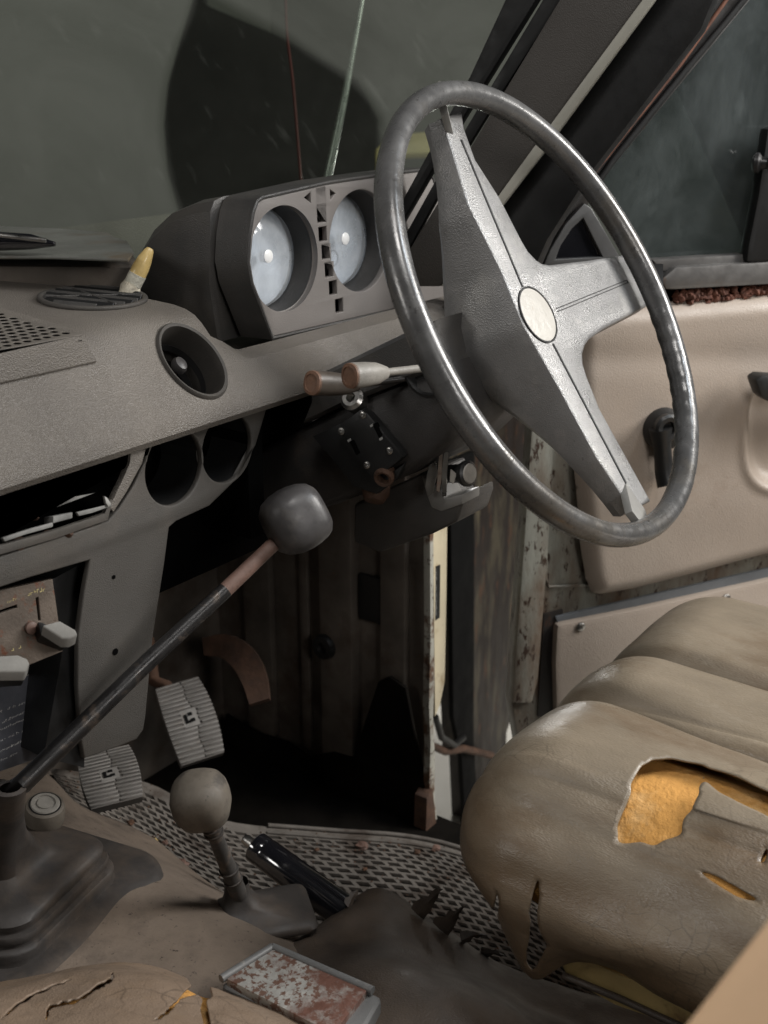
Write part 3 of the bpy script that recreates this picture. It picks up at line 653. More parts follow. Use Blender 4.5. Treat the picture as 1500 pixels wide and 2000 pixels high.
# rusty bezel pieces where the bars meet the rim
for (xa, ya, xb, yb) in ((872, 236, 861, 192), (1234, 972, 1248, 1028)):
    a, b = WF.px(xa, ya, -.022), WF.px(xb, yb, -.003)
    ax_ = (b-a); n1 = ax_.cross(WN).normalized()*.016; n2 = WN*.004
    prism('spoke_bracket', [a+n1-n2, a-n1-n2, a-n1+n2, a+n1+n2], ax_, chrome if False else greym, sw, bev=.0015)
a, b = WF.px(1245, 545, -.024), WF.px(1290, 545, -.006); ax_ = b-a; n1 = ax_.cross(WN).normalized()*.02; n2 = WN*.004
prism('spoke_bracket', [a+n1-n2, a-n1-n2, a-n1+n2, a+n1+n2], ax_, black, sw, bev=.0015)
lathe('hub_boss', [(.026, -.20), (.026, -.045)], WF.at(*hubc, 0), WN, black, sw, seg=40)
# ============================================================ STEERING COLUMN
scn = thing('steering_column', 'dark plastic steering column shroud with switch plate and ignition lock', 'steering column', (.90, .66, .5))
SC = Fr((.852, 0, 0), (-1, 0, 0), (0, -1, 0))
def loftx(name, px, xs_, insets, mt, parent, ang=40, bev=0):
    """Side outline (photo pixels on plane x=.852) swept in x, each section shrunk by its inset."""
    base = [SC.px(x, y) for x, y in px]; q = [(p.y, p.z) for p in base]; vs = []; n = len(q)
    for x, i in zip(xs_, insets):
        vs += [V((x, y, z)) for y, z in off(q, i)]
    fs = [(k*n+j, k*n+(j+1) % n, (k+1)*n+(j+1) % n, (k+1)*n+j) for k in range(len(xs_)-1) for j in range(n)]
    fs += [tuple(range(n)), tuple(range((len(xs_)-1)*n, len(xs_)*n))]
    return mesh(name, vs, fs, mt, parent, ang=ang, bev=bev)
lower = [(592, 834), (700, 785), (822, 738), (868, 718), (884, 760), (893, 800), (888, 838), (870, 864), (840, 893), (780, 932), (700, 965), (640, 988), (560, 1010), (500, 1022), (330, 1040), (380, 960), (470, 900)]
loftx('lower_shroud', lower, [.852, .856, .866, .97, .99], [.006, .001, -.002, -.002, .01], shroudm, scn)
upper = [(592, 828), (632, 726), (700, 693), (800, 645), (852, 624), (852, 655), (866, 708), (868, 714), (822, 733), (700, 780)]
loftx('upper_shroud', upper, [.848, .852, .86, .97, .98], [.004, .0005, 0, 0, .008], housing, scn)
lathe('stalk_socket', [(.024, -.004), (.024, .003), (.0215, .0035), (.02, 0), (.019, -.004), (0, -.0035)], SC.px(836, 722), (-1, 0, 0), black, scn, seg=32)
# switch plate
SP = Fr(SC.px(725, 865, .006), (-1, -.12, .1), (SC.px(790, 890)-SC.px(705, 800)))
poly('plate_base', SP, [(610, 852), (668, 826), (755, 930), (790, 905), (775, 935), (735, 965), (690, 950), (655, 905)], .008, black, scn, .001)
swp = prism('switch_plate', [SP.px(x, y, .008) for x, y in ((664, 828), (704, 800), (716, 806), (778, 878), (786, 893), (772, 905), (735, 933), (722, 928), (668, 850))], -SP.n*.012, black, scn, bev=.0012)
for x, y in ((667, 842), (709, 810), (761, 880), (717, 908)):
    s = lathe('screw', [(.0034, 0), (.0034, .001), (.0026, .0016), (.0012, .0016), (.0012, .0006), (0, .0006)], SP.px(x, y, .008), SP.n, chrome, swp, seg=18)
for (x, y) in ((736, 842), (692, 876)):
    poly('switch_slot', SP, [(x-9, y-13), (x-1, y-17), (x+11, y+8), (x+4, y+13)], .003, darkhole, swp, .0085, bev=.0003)
for (x, y) in ((726, 831), (744, 857), (682, 860)):
    poly('switch_mark', SP, [(x-4, y), (x+2, y-4), (x+4, y), (x-2, y+4)], .0005, M('switch_print', (.3, .3, .29), .6), swp, .0084, bev=0)
lathe('copper_socket', [(.0085, -.006), (.0095, .004), (.008, .007), (.0055, .006), (.004, -.002), (0, -.002)], SP.px(752, 928, .002), (-.9, -.3, -.3), rustm, scn, seg=24)
lathe('column_stub', [(.01, -.01), (.011, .006), (.008, .009), (.0045, .009), (.004, 0), (0, 0)], SC.px(693, 783, .006), (-.8, -.1, .55), chrome, scn, seg=24)
lathe('lower_bulb', [(.012, -.01), (.013, .004), (.009, .012), (0, .013)], SC.px(735, 955, -.006), (-.6, -.2, -.8), rustm, scn, seg=20)
# stalks
def stalk(gx, gy, rx, ry, sx, sy, gm, cm, X0, X1, nm):
    e, m_, s = XP(gx, gy, X0), XP(rx, ry, (X0+X1)/2), XP(sx, sy, X1)
    d = (m_-e); L_ = d.length; d.normalize()
    o = lathe(nm, [(.0103, 0), (.0104, .004), (.0100, L_*.4), (.0088, L_*.7), (.0052, L_*.97), (.003, L_)], e, d, gm, scn, seg=28, sq=1.2, udir=(0, 0, 1))
    tube('rod', [m_-d*.004, s], [.0032, .0036], shaftm if gm is stalkb else gripl, o, seg=12)
    lathe('end_cap', [(.0104, .001), (.0100, -.0015), (.0075, -.0022), (.0072, -.0012), (0, -.0012)], e, d, cm, o, seg=28, sq=1.2, udir=(0, 0, 1))
stalk(685, 734, 755, 727, 838, 718, gripl, capm, .765, .84, 'indicator_stalk')
stalk(611, 748, 700, 752, 838, 732, stalkb, capm, .77, .87, 'wiper_stalk')
# ignition lock, keys
ig = thing('ignition_lock', 'light edged ignition lock housing hanging under the column with keys in it', 'ignition lock', SC.px(830, 960))
G = Fr((.875, 0, 0), (-1, 0, 0), (0, -1, 0))
igv = [G.px(x, y) for x, y in ((800, 935), (820, 925), (845, 920), (858, 972), (870, 985), (903, 968), (903, 985), (892, 1020), (840, 1045), (740, 1080), (690, 1060), (690, 985))]
prism('housing', igv, V((.055, 0, 0)), housing, ig, bev=.004, seg=3)
prism('end_face', [G.px(x, y, .001) for x, y in ((822, 928), (856, 950), (868, 975), (903, 966), (903, 985), (862, 1000), (842, 992), (832, 965))], V((.03, 0, 0)), M('lock_face_grey', (.16, .155, .145), .5), ig, bev=.002)
lathe('lock_barrel', [(.008, -.035), (.0085, -.004), (.0118, .003), (.0118, .006), (.0095, .0075), (0, .006)], XP(905, 925, .885), (-.1, -.85, .2), black, ig, seg=32)
lathe('barrel_face', [(.0094, .0072), (.0084, .0083), (.003, .0086), (0, .0086)], XP(905, 925, .885), (-.1, -.85, .2), gripl, ig, seg=28)
kf = Fr(XP(868, 930, .872), (-.85, -.5, .1), (0, 0, 1))
ky = thing('key_bunch', 'bunch of keys hanging from the ignition lock', 'keys', XP(868, 930, .872))
for px_, t_, mt in (([(868, 880), (876, 884), (874, 920), (872, 968), (864, 970), (862, 920)], 0, chrome), ([(857, 890), (865, 884), (862, 940), (858, 962), (852, 958)], .004, copper), ([(838, 908), (850, 900), (856, 920), (846, 962), (836, 968), (830, 950), (834, 925)], -.006, chrome), ([(880, 915), (892, 925), (886, 945), (878, 940)], .002, gripl)):
    prism('key', [kf.px(x, y, t_) for x, y in px_], kf.n*.0016, mt, ky, bev=.0004, seg=1)
# ============================================================ LEVERS
GB = Fr(ZP(-8, 1702, .192), (.05, -.05, 1), (1, .25, 0))
topc = GB.uv(20, 1542, .15)
gl0, gl1 = GB.at(*topc, .145), P(535, 1062, 1.045)
gv = thing('gear_lever', 'long dark gear lever with a rounded square grey knob and ribbed rubber boot', 'gear lever', gl0)
gm = gl0.lerp(gl1, .8)
tube('shaft', [gl0+(GB.at(0, 0, .09)-gl0)*.5, gl0+(GB.at(0, 0, .09)-gl0)*.15, gl0.lerp(gl1, .04), gl0.lerp(gl1, .5)+V((0, 0, .002)), gm], [.0078, .0078, .0078, .0072, .0068], shaftm, gv, seg=20)
tube('rusty_collar', [gm-(gl1-gm)*.02, gl1+(gl1-gm)*.25], [.0066, .0062], rustp, gv, seg=20)
kc_ = P(576, 1015, 1.05); kax = (gl1-gl0).normalized()
ka = (kax+RT*.28-UP*.1).normalized()
lathe('knob', [(0, -.0262), (.011, -.026), (.019, -.0235), (.0245, -.018), (.0275, -.009), (.0283, 0), (.0278, .008), (.0262, .016), (.0238, .021), (.0195, .0245), (.0135, .0262), (.007, .0270), (0, .0273)], kc_, ka, knobm, gv, seg=64, sq=1.45, udir=UP, ang=70)
# boot: rectangular base bellows rising to a cone
def rr(cx_, cy_, hw, hh, rad, n=10):
    o = []
    for (sx, sy, a0_) in ((1, 1, 0), (-1, 1, 90), (-1, -1, 180), (1, -1, 270)):
        for k in range(n):
            a = math.radians(a0_+90*k/(n-1)); o.append((cx_+sx*(hw-rad)+rad*math.cos(a), cy_+sy*(hh-rad)+rad*math.sin(a)))
    return o
TZ = .155                                 # height of the tunnel top
prof_ = [(.122, .116, -.060), (.122, .116, -.040), (.120, .114, -.031), (.114, .108, -.026), (.090, .092, -.022), (.078, .084, -.0215), (.077, .083, -.018), (.0775, .0835, -.012), (.076, .082, -.0095), (.0715, .078, -.009), (.071, .0775, -.006),
         (.0725, .079, -.0055), (.0735, .080, -.001), (.0725, .079, .0015), (.068, .075, .002), (.0675, .0745, .005), (.069, .076, .0055), (.0695, .0765, .010), (.066, .073, .014), (.056, .062, .016), (.042, .046, .018), (.033, .036, .024), (.026, .027, .040), (.0195, .020, .065), (.016, .016, .095), (.0135, .0135, .125), (.0125, .0125, .143), (.0125, .0125, .150), (.008, .008, .151)]
vs, fs = [], []
for (hw, hh, h_) in prof_:
    k = max(0, h_-.016)/.134; cx_, cy_ = topc[0]*k, topc[1]*k
    vs += [GB.at(u, v, h_) for u, v in rr(cx_, cy_, hw, hh, min(hw, hh)*(.36+.62*min(1, k*2)))]
n = 40
for i in range(len(prof_)-1):
    for k in range(n): fs.append((i*n+k, i*n+(k+1) % n, (i+1)*n+(k+1) % n, (i+1)*n+k))
bo_ = mesh('boot', vs, fs, rubber, gv, ang=50)
for v in bo_.data.vertices: v.co += V((0, 0, 1))*noise.noise(v.co*16)*.004
# diff lock button
bt = thing('push_knob', 'round grey push knob standing behind the gear lever boot', 'knob', P(88, 1590, 1.12))
pb = P(88, 1573, 1.12)
lathe('cap', [(.0165, -.02), (.0178, -.016), (.0182, -.004), (.017, .0005), (.0145, .002)], pb, (-.05, -.25, 1), knobt, bt, seg=40)
lathe('dark_groove', [(.0146, .0022), (.0134, .0024)], pb, (-.05, -.25, 1), black, bt, seg=36, cap=False)
lathe('top_ring', [(.0132, .0024), (.0125, .0034), (.0095, .0036), (.009, .001), (.0075, .001), (.007, .0036), (0, .0038)], pb, (-.05, -.25, 1), gripl, bt, seg=36)
lathe('stem', [(.013, -.06), (.014, -.018)], pb, (-.05, -.25, 1), black, bt, seg=24)
# transfer lever
tl = thing('transfer_lever', 'short lever with a tan dusty ball knob on a square rubber base', 'lever', ZP(500, 1783, .13))
k0, k1 = P(392, 1563, 1.03), ZP(460, 1730, .168)
d = (k0-k1).normalized()
tube('shaft', [k0-d*.015, k0-d*.035, k0-d*.05, k1, k1-d*.02], [.0085, .0078, .0066, .0078, .009], M('worn_lever_sleeve', (.055, .05, .046), .55, var=.3, vs=60, c2=(.12, .09, .07), t2=.55, s2=70), tl, seg=20)
for q in (.3, .36, .8, .92): 
    c = k0.lerp(k1, q); lathe('band', [(.0075, -.0015), (.0088, -.001), (.0088, .001), (.0075, .0015)], c, d, rubber, tl, seg=20)
lathe('knob', [(.009, -.0235), (.016, -.0215), (.0215, -.016), (.0243, -.008), (.0248, 0), (.0243, .008), (.0222, .0145), (.018, .0195), (.0125, .0222), (.006, .0235), (0, .0238)], k0, (d+UP*.1).normalized(), knobt, tl, seg=56, sq=1.3, udir=RT, ang=70)
BB = Fr(ZP(500, 1783, .130), (.05, .08, 1), ZP(590, 1748, .13)-ZP(420, 1775, .13))
vs = []; tc_ = BB.uv(462, 1722, .036)
pf = [(.050, .036, -.007, 0), (.052, .038, -.003, 0), (.050, .036, .001, 0), (.044, .030, .0035, .1), (.034, .022, .008, .45), (.018, .015, .014, .8), (.012, .012, .024, 1), (.0105, .0105, .036, 1)]
for (hw, hh, h_, k) in pf: vs += [BB.at(u, v, h_) for u, v in rr(tc_[0]*k, tc_[1]*k, hw, hh, min(hw, hh)*(.25+.6*k))]
fs = [(i*n+k, i*n+(k+1) % n, (i+1)*n+(k+1) % n, (i+1)*n+k) for i in range(len(pf)-1) for k in range(n)]
bb = mesh('base_boot', vs, fs, rubber, tl, ang=60)
# hand brake
hb = thing('hand_brake', 'glossy black cylindrical hand brake grip pointing forward with a chrome button', 'hand brake', P(650, 1780, 1.2))
h0, h1 = P(497, 1652, 1.225), P(650, 1765, 1.185); d = (h1-h0).normalized(); L_ = (h1-h0).length
lathe('grip', [(0, 0), (.0135, 0), (.0152, .0015), (.0155, .004), (.0153, .012), (.0150, .013), (.0158, .015), (.016, L_*.5), (.0165, L_+.02)], h0, d, gloss, hb, seg=48)
lathe('button', [(.0055, .002), (.0055, -.011), (.0045, -.0135), (0, -.0145)], h0, d, chrome, hb, seg=24)
tube('arm', [h0+d*L_, h0+d*(L_+.07)+V((0, 0, -.01))], [.012, .011], black, hb, seg=14)
# ============================================================ PEDALS
def pedal(name, label, px_face, depth, rot, sy=1):
    pass
def make_pedal(name, label, fr, uvw, arm_pts, n_rib, bend):
    """uvw: half width, half height of the pad in fr; the pad arches over its length."""
    hw, hh = uvw; t = thing(name, label, 'pedal', fr.o, None)
    def sur(u, v, h): return fr.at(u*(1-.12*(v/hh)**2)*hw, v, h-bend*(v/hh)**2)
    vs = []; K = 12
    for h in (0, -.012):
        for j in range(K+1):
            for i in (-1, -.5, 0, .5, 1): vs.append(sur(i, hh*(2*j/K-1), h))
    fs = []; m5 = 5*(K+1)
    for b, fl in ((0, 0), (m5, 1)):
        for j in range(K):
            for i in range(4):
                q = (b+j*5+i, b+j*5+i+1, b+(j+1)*5+i+1, b+(j+1)*5+i); fs.append(q)
    for j in range(K):
        for i in (0, 4): fs.append((j*5+i, (j+1)*5+i, m5+(j+1)*5+i, m5+j*5+i))
    for i in range(4):
        for j in (0, K): fs.append((j*5+i, j*5+i+1, m5+j*5+i+1, m5+j*5+i))
    pd = mesh('pedal_pad', vs, fs, M('pedal_base_rubber', (.12, .11, .1), .7), t, ang=40)
    proto = None
    for j in range(n_rib):
        v0 = hh*(2*(j+.12)/n_rib-1); v1 = hh*(2*(j+.88)/n_rib-1); vm = (v0+v1)/2
        for (a, b) in ((-1.02, .10), (.14, 1.0)):
            sh = .04*math.sin(j*1.3); 
            if .38 < (j+.5)/n_rib < .62: a2, b2 = (a, b-.42) if a < 0 else (a+.22, b)
            else: a2, b2 = a, b
            vs = []
            for u in (a2, b2):
                vs += [sur(u+sh*(abs(u) < .9), v0, -.001), sur(u+sh*(abs(u) < .9), v0+(vm-v0)*.5, .003), sur(u+sh*(abs(u) < .9), vm+(vm-v0)*.5, .003), sur(u+sh*(abs(u) < .9), v1, -.001)]
            mesh('tread_rib', vs, [(0, 1, 5, 4), (1, 2, 6, 5), (2, 3, 7, 6), (3, 0, 4, 7), (0, 3, 2, 1), (4, 5, 6, 7)], pedalm, t, bev=.0006, seg=1)
    for (u, v, wu, wv) in ((-.18, -.01*hh, .035, .14), (.02, .09*hh, .05, .05), (.07, -.07*hh, .05, .05), (-.05, -.09*hh, .05, .04)):
        c = [sur(u+a*wu*1.6, v+b*wv*hh*.8, .0012) for a, b in ((-1, -1), (1, -1), (1, 1), (-1, 1))]
        prism('emblem_stroke', c, fr.n*.001, void, t, bev=0)
    em = [sur(a, v*hh, .0004) for a, v in ((-.36, -.22), (.3, -.22), (.3, .22), (-.36, .22))]
    prism('emblem_plate', em, fr.n*.0009, pedalm, t, bev=.0005, seg=1)
    tube('pedal_arm', arm_pts, .008, rustm, t, seg=12)
    return t
def fr_px(c, top, right, d, dt=0, dr=0):
    o = P(*c, d); v = P(*top, d+dt)-o; u = P(*right, d+dr)-o; n = u.cross(v).normalized()
    if n.dot(FW) > 0: n = -n
    f = Fr(o, n, u); return f
f1 = fr_px((372, 1402), (338, 1322), (418, 1388), 1.55, .02, .012)
make_pedal('brake_pedal', 'arched grey ribbed rubber brake pedal under the dashboard', f1, (.032, .053), [f1.at(0, 0, -.01), f1.at(-.01, .06, -.03), P(300, 1330, 1.6), P(290, 1250, 1.66)], 18, .010)
f2 = fr_px((215, 1512), (196, 1460), (265, 1500), 1.36, .02, .01)
make_pedal('clutch_pedal', 'grey ribbed rubber pedal low down beside the console leg', f2, (.032, .034), [f2.at(0, .0, -.01), f2.at(-.01, .05, -.03), P(180, 1420, 1.6), P(200, 1330, 1.66)], 15, .005)
# rusty pedal arm / bracket behind
ac = thing('rusty_bracket', 'curved rusty steel arm hanging behind the brake pedal', 'bracket', P(490, 1340, 1.62))
arc = [P(x, y, dd) for x, y, dd in ((400, 1262, 1.68), (440, 1262, 1.66), (475, 1285, 1.64), (497, 1325, 1.62), (508, 1372, 1.60))]
sp = spline(arc, 6); vs = []; hwid = [.024]*len(sp)
for i, p in enumerate(sp):
    t_ = (sp[min(i+1, len(sp)-1)]-sp[max(i-1, 0)]).normalized(); s_ = t_.cross(FW).normalized(); th = t_.cross(s_).normalized()*.004; wd = .012+.006*math.sin(i/len(sp)*3)
    vs += [p+s_*wd-th, p-s_*wd-th, p-s_*wd+th, p+s_*wd+th]
fs = [(i*4+k, i*4+(k+1) % 4, (i+1)*4+(k+1) % 4, (i+1)*4+k) for i in range(len(sp)-1) for k in range(4)]+[(0, 1, 2, 3), tuple((len(sp)-1)*4+k for k in (0, 1, 2, 3))]
mesh('curved_arm', vs, fs, rustm, ac)
# ============================================================ FLOOR MAT
mrows = [[ZP(95, 1500, .09), ZP(285, 1528, .03), ZP(430, 1600, -.02), ZP(620, 1622, -.055), ZP(800, 1636, -.072), ZP(930, 1670, -.078), ZP(1120, 1760, -.078)],
         [ZP(120, 1540, .08), ZP(270, 1600, .02), ZP(420, 1665, -.03), ZP(620, 1690, -.062), ZP(820, 1710, -.076), ZP(970, 1750, -.078), ZP(1150, 1830, -.078)],
         [ZP(140, 1600, .06), ZP(280, 1680, .01), ZP(450, 1750, -.035), ZP(640, 1790, -.068), ZP(840, 1815, -.077), ZP(1000, 1850, -.078), ZP(1180, 1920, -.078)],
         [ZP(150, 1690, .03), ZP(300, 1790, -.01), ZP(480, 1860, -.05), ZP(660, 1900, -.075), ZP(860, 1930, -.078), ZP(1030, 1960, -.078), ZP(1220, 2010, -.078)]]
mf = patchf(mrows)
mt_ = thing('floor_mat', 'dusty brown rubber floor mat pierced all over with small slots', 'floor mat', mf(.5, .5))
NR, NC = 24, 36; vs, fs = [], []
TH = V((0, 0, -.004))
def addq(q): 
    k = len(vs); vs.extend(q); fs.append((k, k+1, k+2, k+3))
for j in range(NR):
    for i in range(-1, NC):
        u0, u1 = (i+(j % 2)*.5)/NC, (i+1+(j % 2)*.5)/NC
        if u1 <= 0 or u0 >= 1: continue
        u0, u1 = max(0, u0), min(1, u1)
        v0, v1 = j/NR, (j+1)/NR
        du, dv = (u1-u0), (v1-v0); a, b = u0+du*.14, u1-du*.14; c, e = v0+dv*.17, v1-dv*.17; sk = .10/NC
        if j < 2 or i+1 >= NC: a = b = None
        O = [mf(u0, v0), mf(u1, v0), mf(u1, v1), mf(u0, v1)]
        if a is None:
            addq(O); continue
        I = [mf(a-sk, c), mf(b-sk, c), mf(b+sk, e), mf(a+sk, e)]
        for k in range(4): addq([O[k], O[(k+1) % 4], I[(k+1) % 4], I[k]])
        for k in range(4): addq([I[k], I[(k+1) % 4], I[(k+1) % 4]+TH, I[k]+TH])
mo = mesh('perforated_sheet', vs, fs, matm, mt_, smooth=False)
bd = [mf(u, 0)+V((0, 0, .002)) for u in [k/24 for k in range(10, 25)]]
tube('raised_border', bd, .003, matm, mt_, seg=8)
tube('raised_border', [mf(u, 1.6/NR)+V((0, 0, .001)) for u in [k/24 for k in range(10, 25)]], .0022, matm, mt_, seg=8)
vs, fs = gridd(lambda u, v: mf(u, v)+V((0, 0, -.009)), 24, 16); structure(mesh('floor_under_mat', vs, fs, floorm))
# debris on the mat
rnd = random.Random(11)
def crumb(name, c, s, mt, seed, flat=.45):
    bm = bmesh.new(); bmesh.ops.create_icosphere(bm, subdivisions=2, radius=s)
    for v in bm.verts:
        v.co *= 1+noise.noise(v.co*(1.6/s)+V((seed, 0, 0)))*.6; v.co.z *= flat
    me = bpy.data.meshes.new(name); bm.to_mesh(me); bm.free(); me.transform(Matrix.Translation(c)); return link(name, me, mt)
dl = [((362, 1690), .0085, 'rust brown dry leaf lying on the near edge of the floor mat'), ((700, 1655), .008, 'orange brown crumb on the mat behind the hand brake'), ((300, 1643), .0045, 'small pale leaf scrap on the slotted mat near the pedals'), ((325, 1648), .0045, 'dark brown crumb right beside the pale leaf scrap on the mat'),
      ((848, 1657), .0065, 'brown crumb near the far right corner of the mat'), ((820, 1665), .004, 'tiny dark crumb beside the brown one at the mat corner'), ((255, 1610), .005, 'rusty flake on the mat beneath the low pedal'), ((610, 1660), .0035, 'tiny tan crumb on the mat just above the hand brake tip'),
      ((762, 1645), .0035, 'reddish crumb at the far border of the mat'), ((700, 1700), .003, 'very small rusty grain on the mat beyond the hand brake grip')]
for k, ((x, y), s, lb) in enumerate(dl):
    best = min((mf(a/40, b/30) for a in range(41) for b in range(31)), key=lambda p: (pix(p)[0]-x)**2+(pix(p)[1]-y)**2)
    tag(crumb('leaf_crumb', best+V((0, 0, s*.3)), s, rustp if k in (0, 1, 3, 4) else (amber if k == 2 else debris), k*3.1), lb, 'debris')
sp_ = []
for k in range(420):
    u, v = rnd.random(), rnd.random(); c = mf(u, v)+V((0, 0, .001)); s = rnd.uniform(.0006, .0017)
    sp_.append(([c+V((s, 0, 0)), c+V((0, s, 0)), c+V((-s, 0, 0)), c+V((0, -s, 0)), c+V((0, 0, s))], [(0, 1, 4), (1, 2, 4), (2, 3, 4), (3, 0, 4)]))
v, f = join(sp_); tag(mesh('grit', v, f, debris, smooth=False), 'scattered fine rusty grit on the floor mat', 'grit', kind='stuff')
# ============================================================ TUNNEL
TL_ = V((0, 0, -.006))
trows = [[ZP(-150, 1480, .17), ZP(60, 1500, .16), ZP(150, 1570, .12), ZP(230, 1605, .09), ZP(300, 1640, .07)],
         [ZP(-150, 1600, .175), ZP(100, 1640, .165), ZP(240, 1660, .14), ZP(380, 1718, .10), ZP(440, 1748, .05)],
         [ZP(-150, 1750, .17), ZP(150, 1760, .16), ZP(370, 1770, .15), ZP(520, 1790, .11), ZP(600, 1830, .04)],
         [ZP(-150, 1880, .165), ZP(180, 1900, .16), ZP(420, 1910, .155), ZP(600, 1920, .13), ZP(740, 1960, .05)],
         [ZP(-150, 2120, .16), ZP(200, 2140, .16), ZP(460, 2140, .16), ZP(680, 2160, .14), ZP(860, 2180, .05)]]
structure(patch('tunnel_cover', trows, tan, nu=70, nv=70, thick=.004, wob=.004, wsc=9))
tsk = [[p.copy() for p in (r[-1], r[-1]+V((.01, .0, -.12)))] for r in trows]
structure(patch('tunnel_side', tsk, tan, nu=4, nv=30, thick=.002))
# torn dark sheet behind the hand brake
srows = [[ZP(570, 1845, .10), ZP(660, 1782, .10), ZP(738, 1738, .10), ZP(848, 1802, .08), ZP(940, 1862, .06), ZP(1030, 1905, .045), ZP(1300, 1985, .03)],
         [ZP(545, 1862, .118), ZP(655, 1800, .118), ZP(742, 1760, .112), ZP(850, 1822, .094), ZP(945, 1878, .075), ZP(1035, 1920, .058), ZP(1300, 2000, .04)],
         [ZP(520, 1895, .125), ZP(650, 1850, .125), ZP(755, 1835, .12), ZP(860, 1875, .105), ZP(960, 1920, .09), ZP(1060, 1960, .07), ZP(1300, 2030, .05)],
         [ZP(500, 1950, .15), ZP(640, 1930, .16), ZP(770, 1920, .165), ZP(880, 1940, .16), ZP(980, 1980, .14), ZP(1080, 2020, .1), ZP(1300, 2080, .06)],
         [ZP(500, 2100, .15), ZP(640, 2100, .16), ZP(770, 2100, .165), ZP(880, 2100, .16), ZP(980, 2100, .14), ZP(1080, 2110, .1), ZP(1300, 2150, .06)]]
sh = thing('torn_cover', 'dark torn vinyl cover with curled spiky edges behind the hand brake', 'cover', srows[1][2])
patch('sheet', srows, sheetm, sh, nu=80, nv=60, thick=.002, wob=.003, wsc=26)
for (bx, by, tx, ty, z0, z1, wd) in ((815, 1785, 866, 1742, .10, .13, 22), (860, 1815, 908, 1775, .09, .12, 26), (900, 1835, 948, 1832, .08, .085, 18), (680, 1770, 700, 1742, .115, .12, 14), (940, 1862, 985, 1872, .06, .07, 14)):
    b = ZP(bx, by, z0); t = ZP(tx, ty, z1); d = (t-b); s_ = d.normalized().cross(UP).normalized() if False else d.normalized().cross(FW).normalized()*(wd/CF*.9)
    vs = []; K = 6
    for i in range(K+1):
        q = i/K; c = b+d*q+UP*math.sin(q*2.4)*.004; wv = (1-q)**.8
        vs += [c+s_*wv, c+FW*(-.003*wv), c-s_*wv, c+FW*.002]
    fs = [(i*4+k, i*4+(k+1) % 4, (i+1)*4+(k+1) % 4, (i+1)*4+k) for i in range(K) for k in range(4)]
    for q_ in range(1, K): 
        for r_ in range(4): vs[q_*4+r_] = vs[q_*4+r_]+s_*rnd.uniform(-.35, .35)*(1 if r_ in (0, 2) else .3)
    mesh('curled_shred', vs, fs, sheetm, sh)
# ============================================================ FOREGROUND BOX
fb = thing('metal_box', 'grey box with a rust mottled silver lid beside the cracked seat', 'box', ZP(600, 1950, .17))
lid = [ZP(x, y, .185) for x, y in ((532, 1852), (728, 1937), (655, 2030), (432, 1914))]
body = [p+V((0, 0, -.004)) for p in (lid[0]+(lid[0]-lid[2])*.02, lid[1]+(lid[1]-lid[3])*.06+(lid[1]-lid[2])*.02, lid[2]+(lid[1]-lid[3])*.12, lid[3]+(lid[3]-lid[1])*.015)]
prism('body', body, V((.0, .0, -.07)), M('box_grey', (.12, .12, .118), .5, var=.15, c2=(.2, .19, .17), t2=.6, s2=60), fb, bev=.006, seg=3)
ctr = sum(lid, V())/4
prism('lid', [ctr+(p-ctr)*.93+V((0, 0, .002)) for p in lid], V((0, 0, -.01)), liddm, fb, bev=.001)
for a, b in ((0, 3), (0, 1)):
    pa, pb_ = ctr+(lid[a]-ctr)*1.0+V((0, 0, .001)), ctr+(lid[b]-ctr)*1.0+V((0, 0, .001)); tube('rim', [pa, pb_], .0035, MATS['box_grey'], fb, seg=10)
# ============================================================ SEATS
def torn_surface(name, f, nu, nv, tears, mt, parent, thick=.0018, curl=.004):
    """A skin over f with real openings: cells whose centre falls inside a tear are left out."""
    vs, fs = gridd(f, nu, nv); px = [pix(v) for v in vs]; keep = []
    bbs = [(min(p[0] for p in t), max(p[0] for p in t), min(p[1] for p in t), max(p[1] for p in t)) for t in tears]
    for q in fs:
        cx_ = sum(px[i][0] for i in q)/4; cy_ = sum(px[i][1] for i in q)/4; dead = False
        for t, bb_ in zip(tears, bbs):
            if bb_[0] <= cx_ <= bb_[1] and bb_[2] <= cy_ <= bb_[3] and inside((cx_, cy_), t): dead = True; break
        if not dead: keep.append(q)
    me = bpy.data.meshes.new(name); me.from_pydata([tuple(v) for v in vs], [], keep)
    bm = bmesh.new(); bm.from_mesh(me); bmesh.ops.delete(bm, geom=[v for v in bm.verts if not v.link_faces], context='VERTS')
    # soften the stepped edge of each opening, then let it lift a little
    bv = [v for v in bm.verts if v.is_boundary]
    for _ in range(7):
        new = {}
        for v in bv:
            nb = [e.other_vert(v) for e in v.link_edges if e.is_boundary]
            if len(nb) == 2: new[v] = (v.co*2+nb[0].co+nb[1].co)/4
        for v, c in new.items(): v.co = c
    bm.normal_update()
    for f_ in bm.faces: f_.smooth = True
    bm.to_mesh(me); bm.free(); o = link(name, me, mt, parent)
    if thick:
        s = o.modifiers.new('thickness', 'SOLIDIFY'); s.thickness = thick; s.offset = -1
    return o
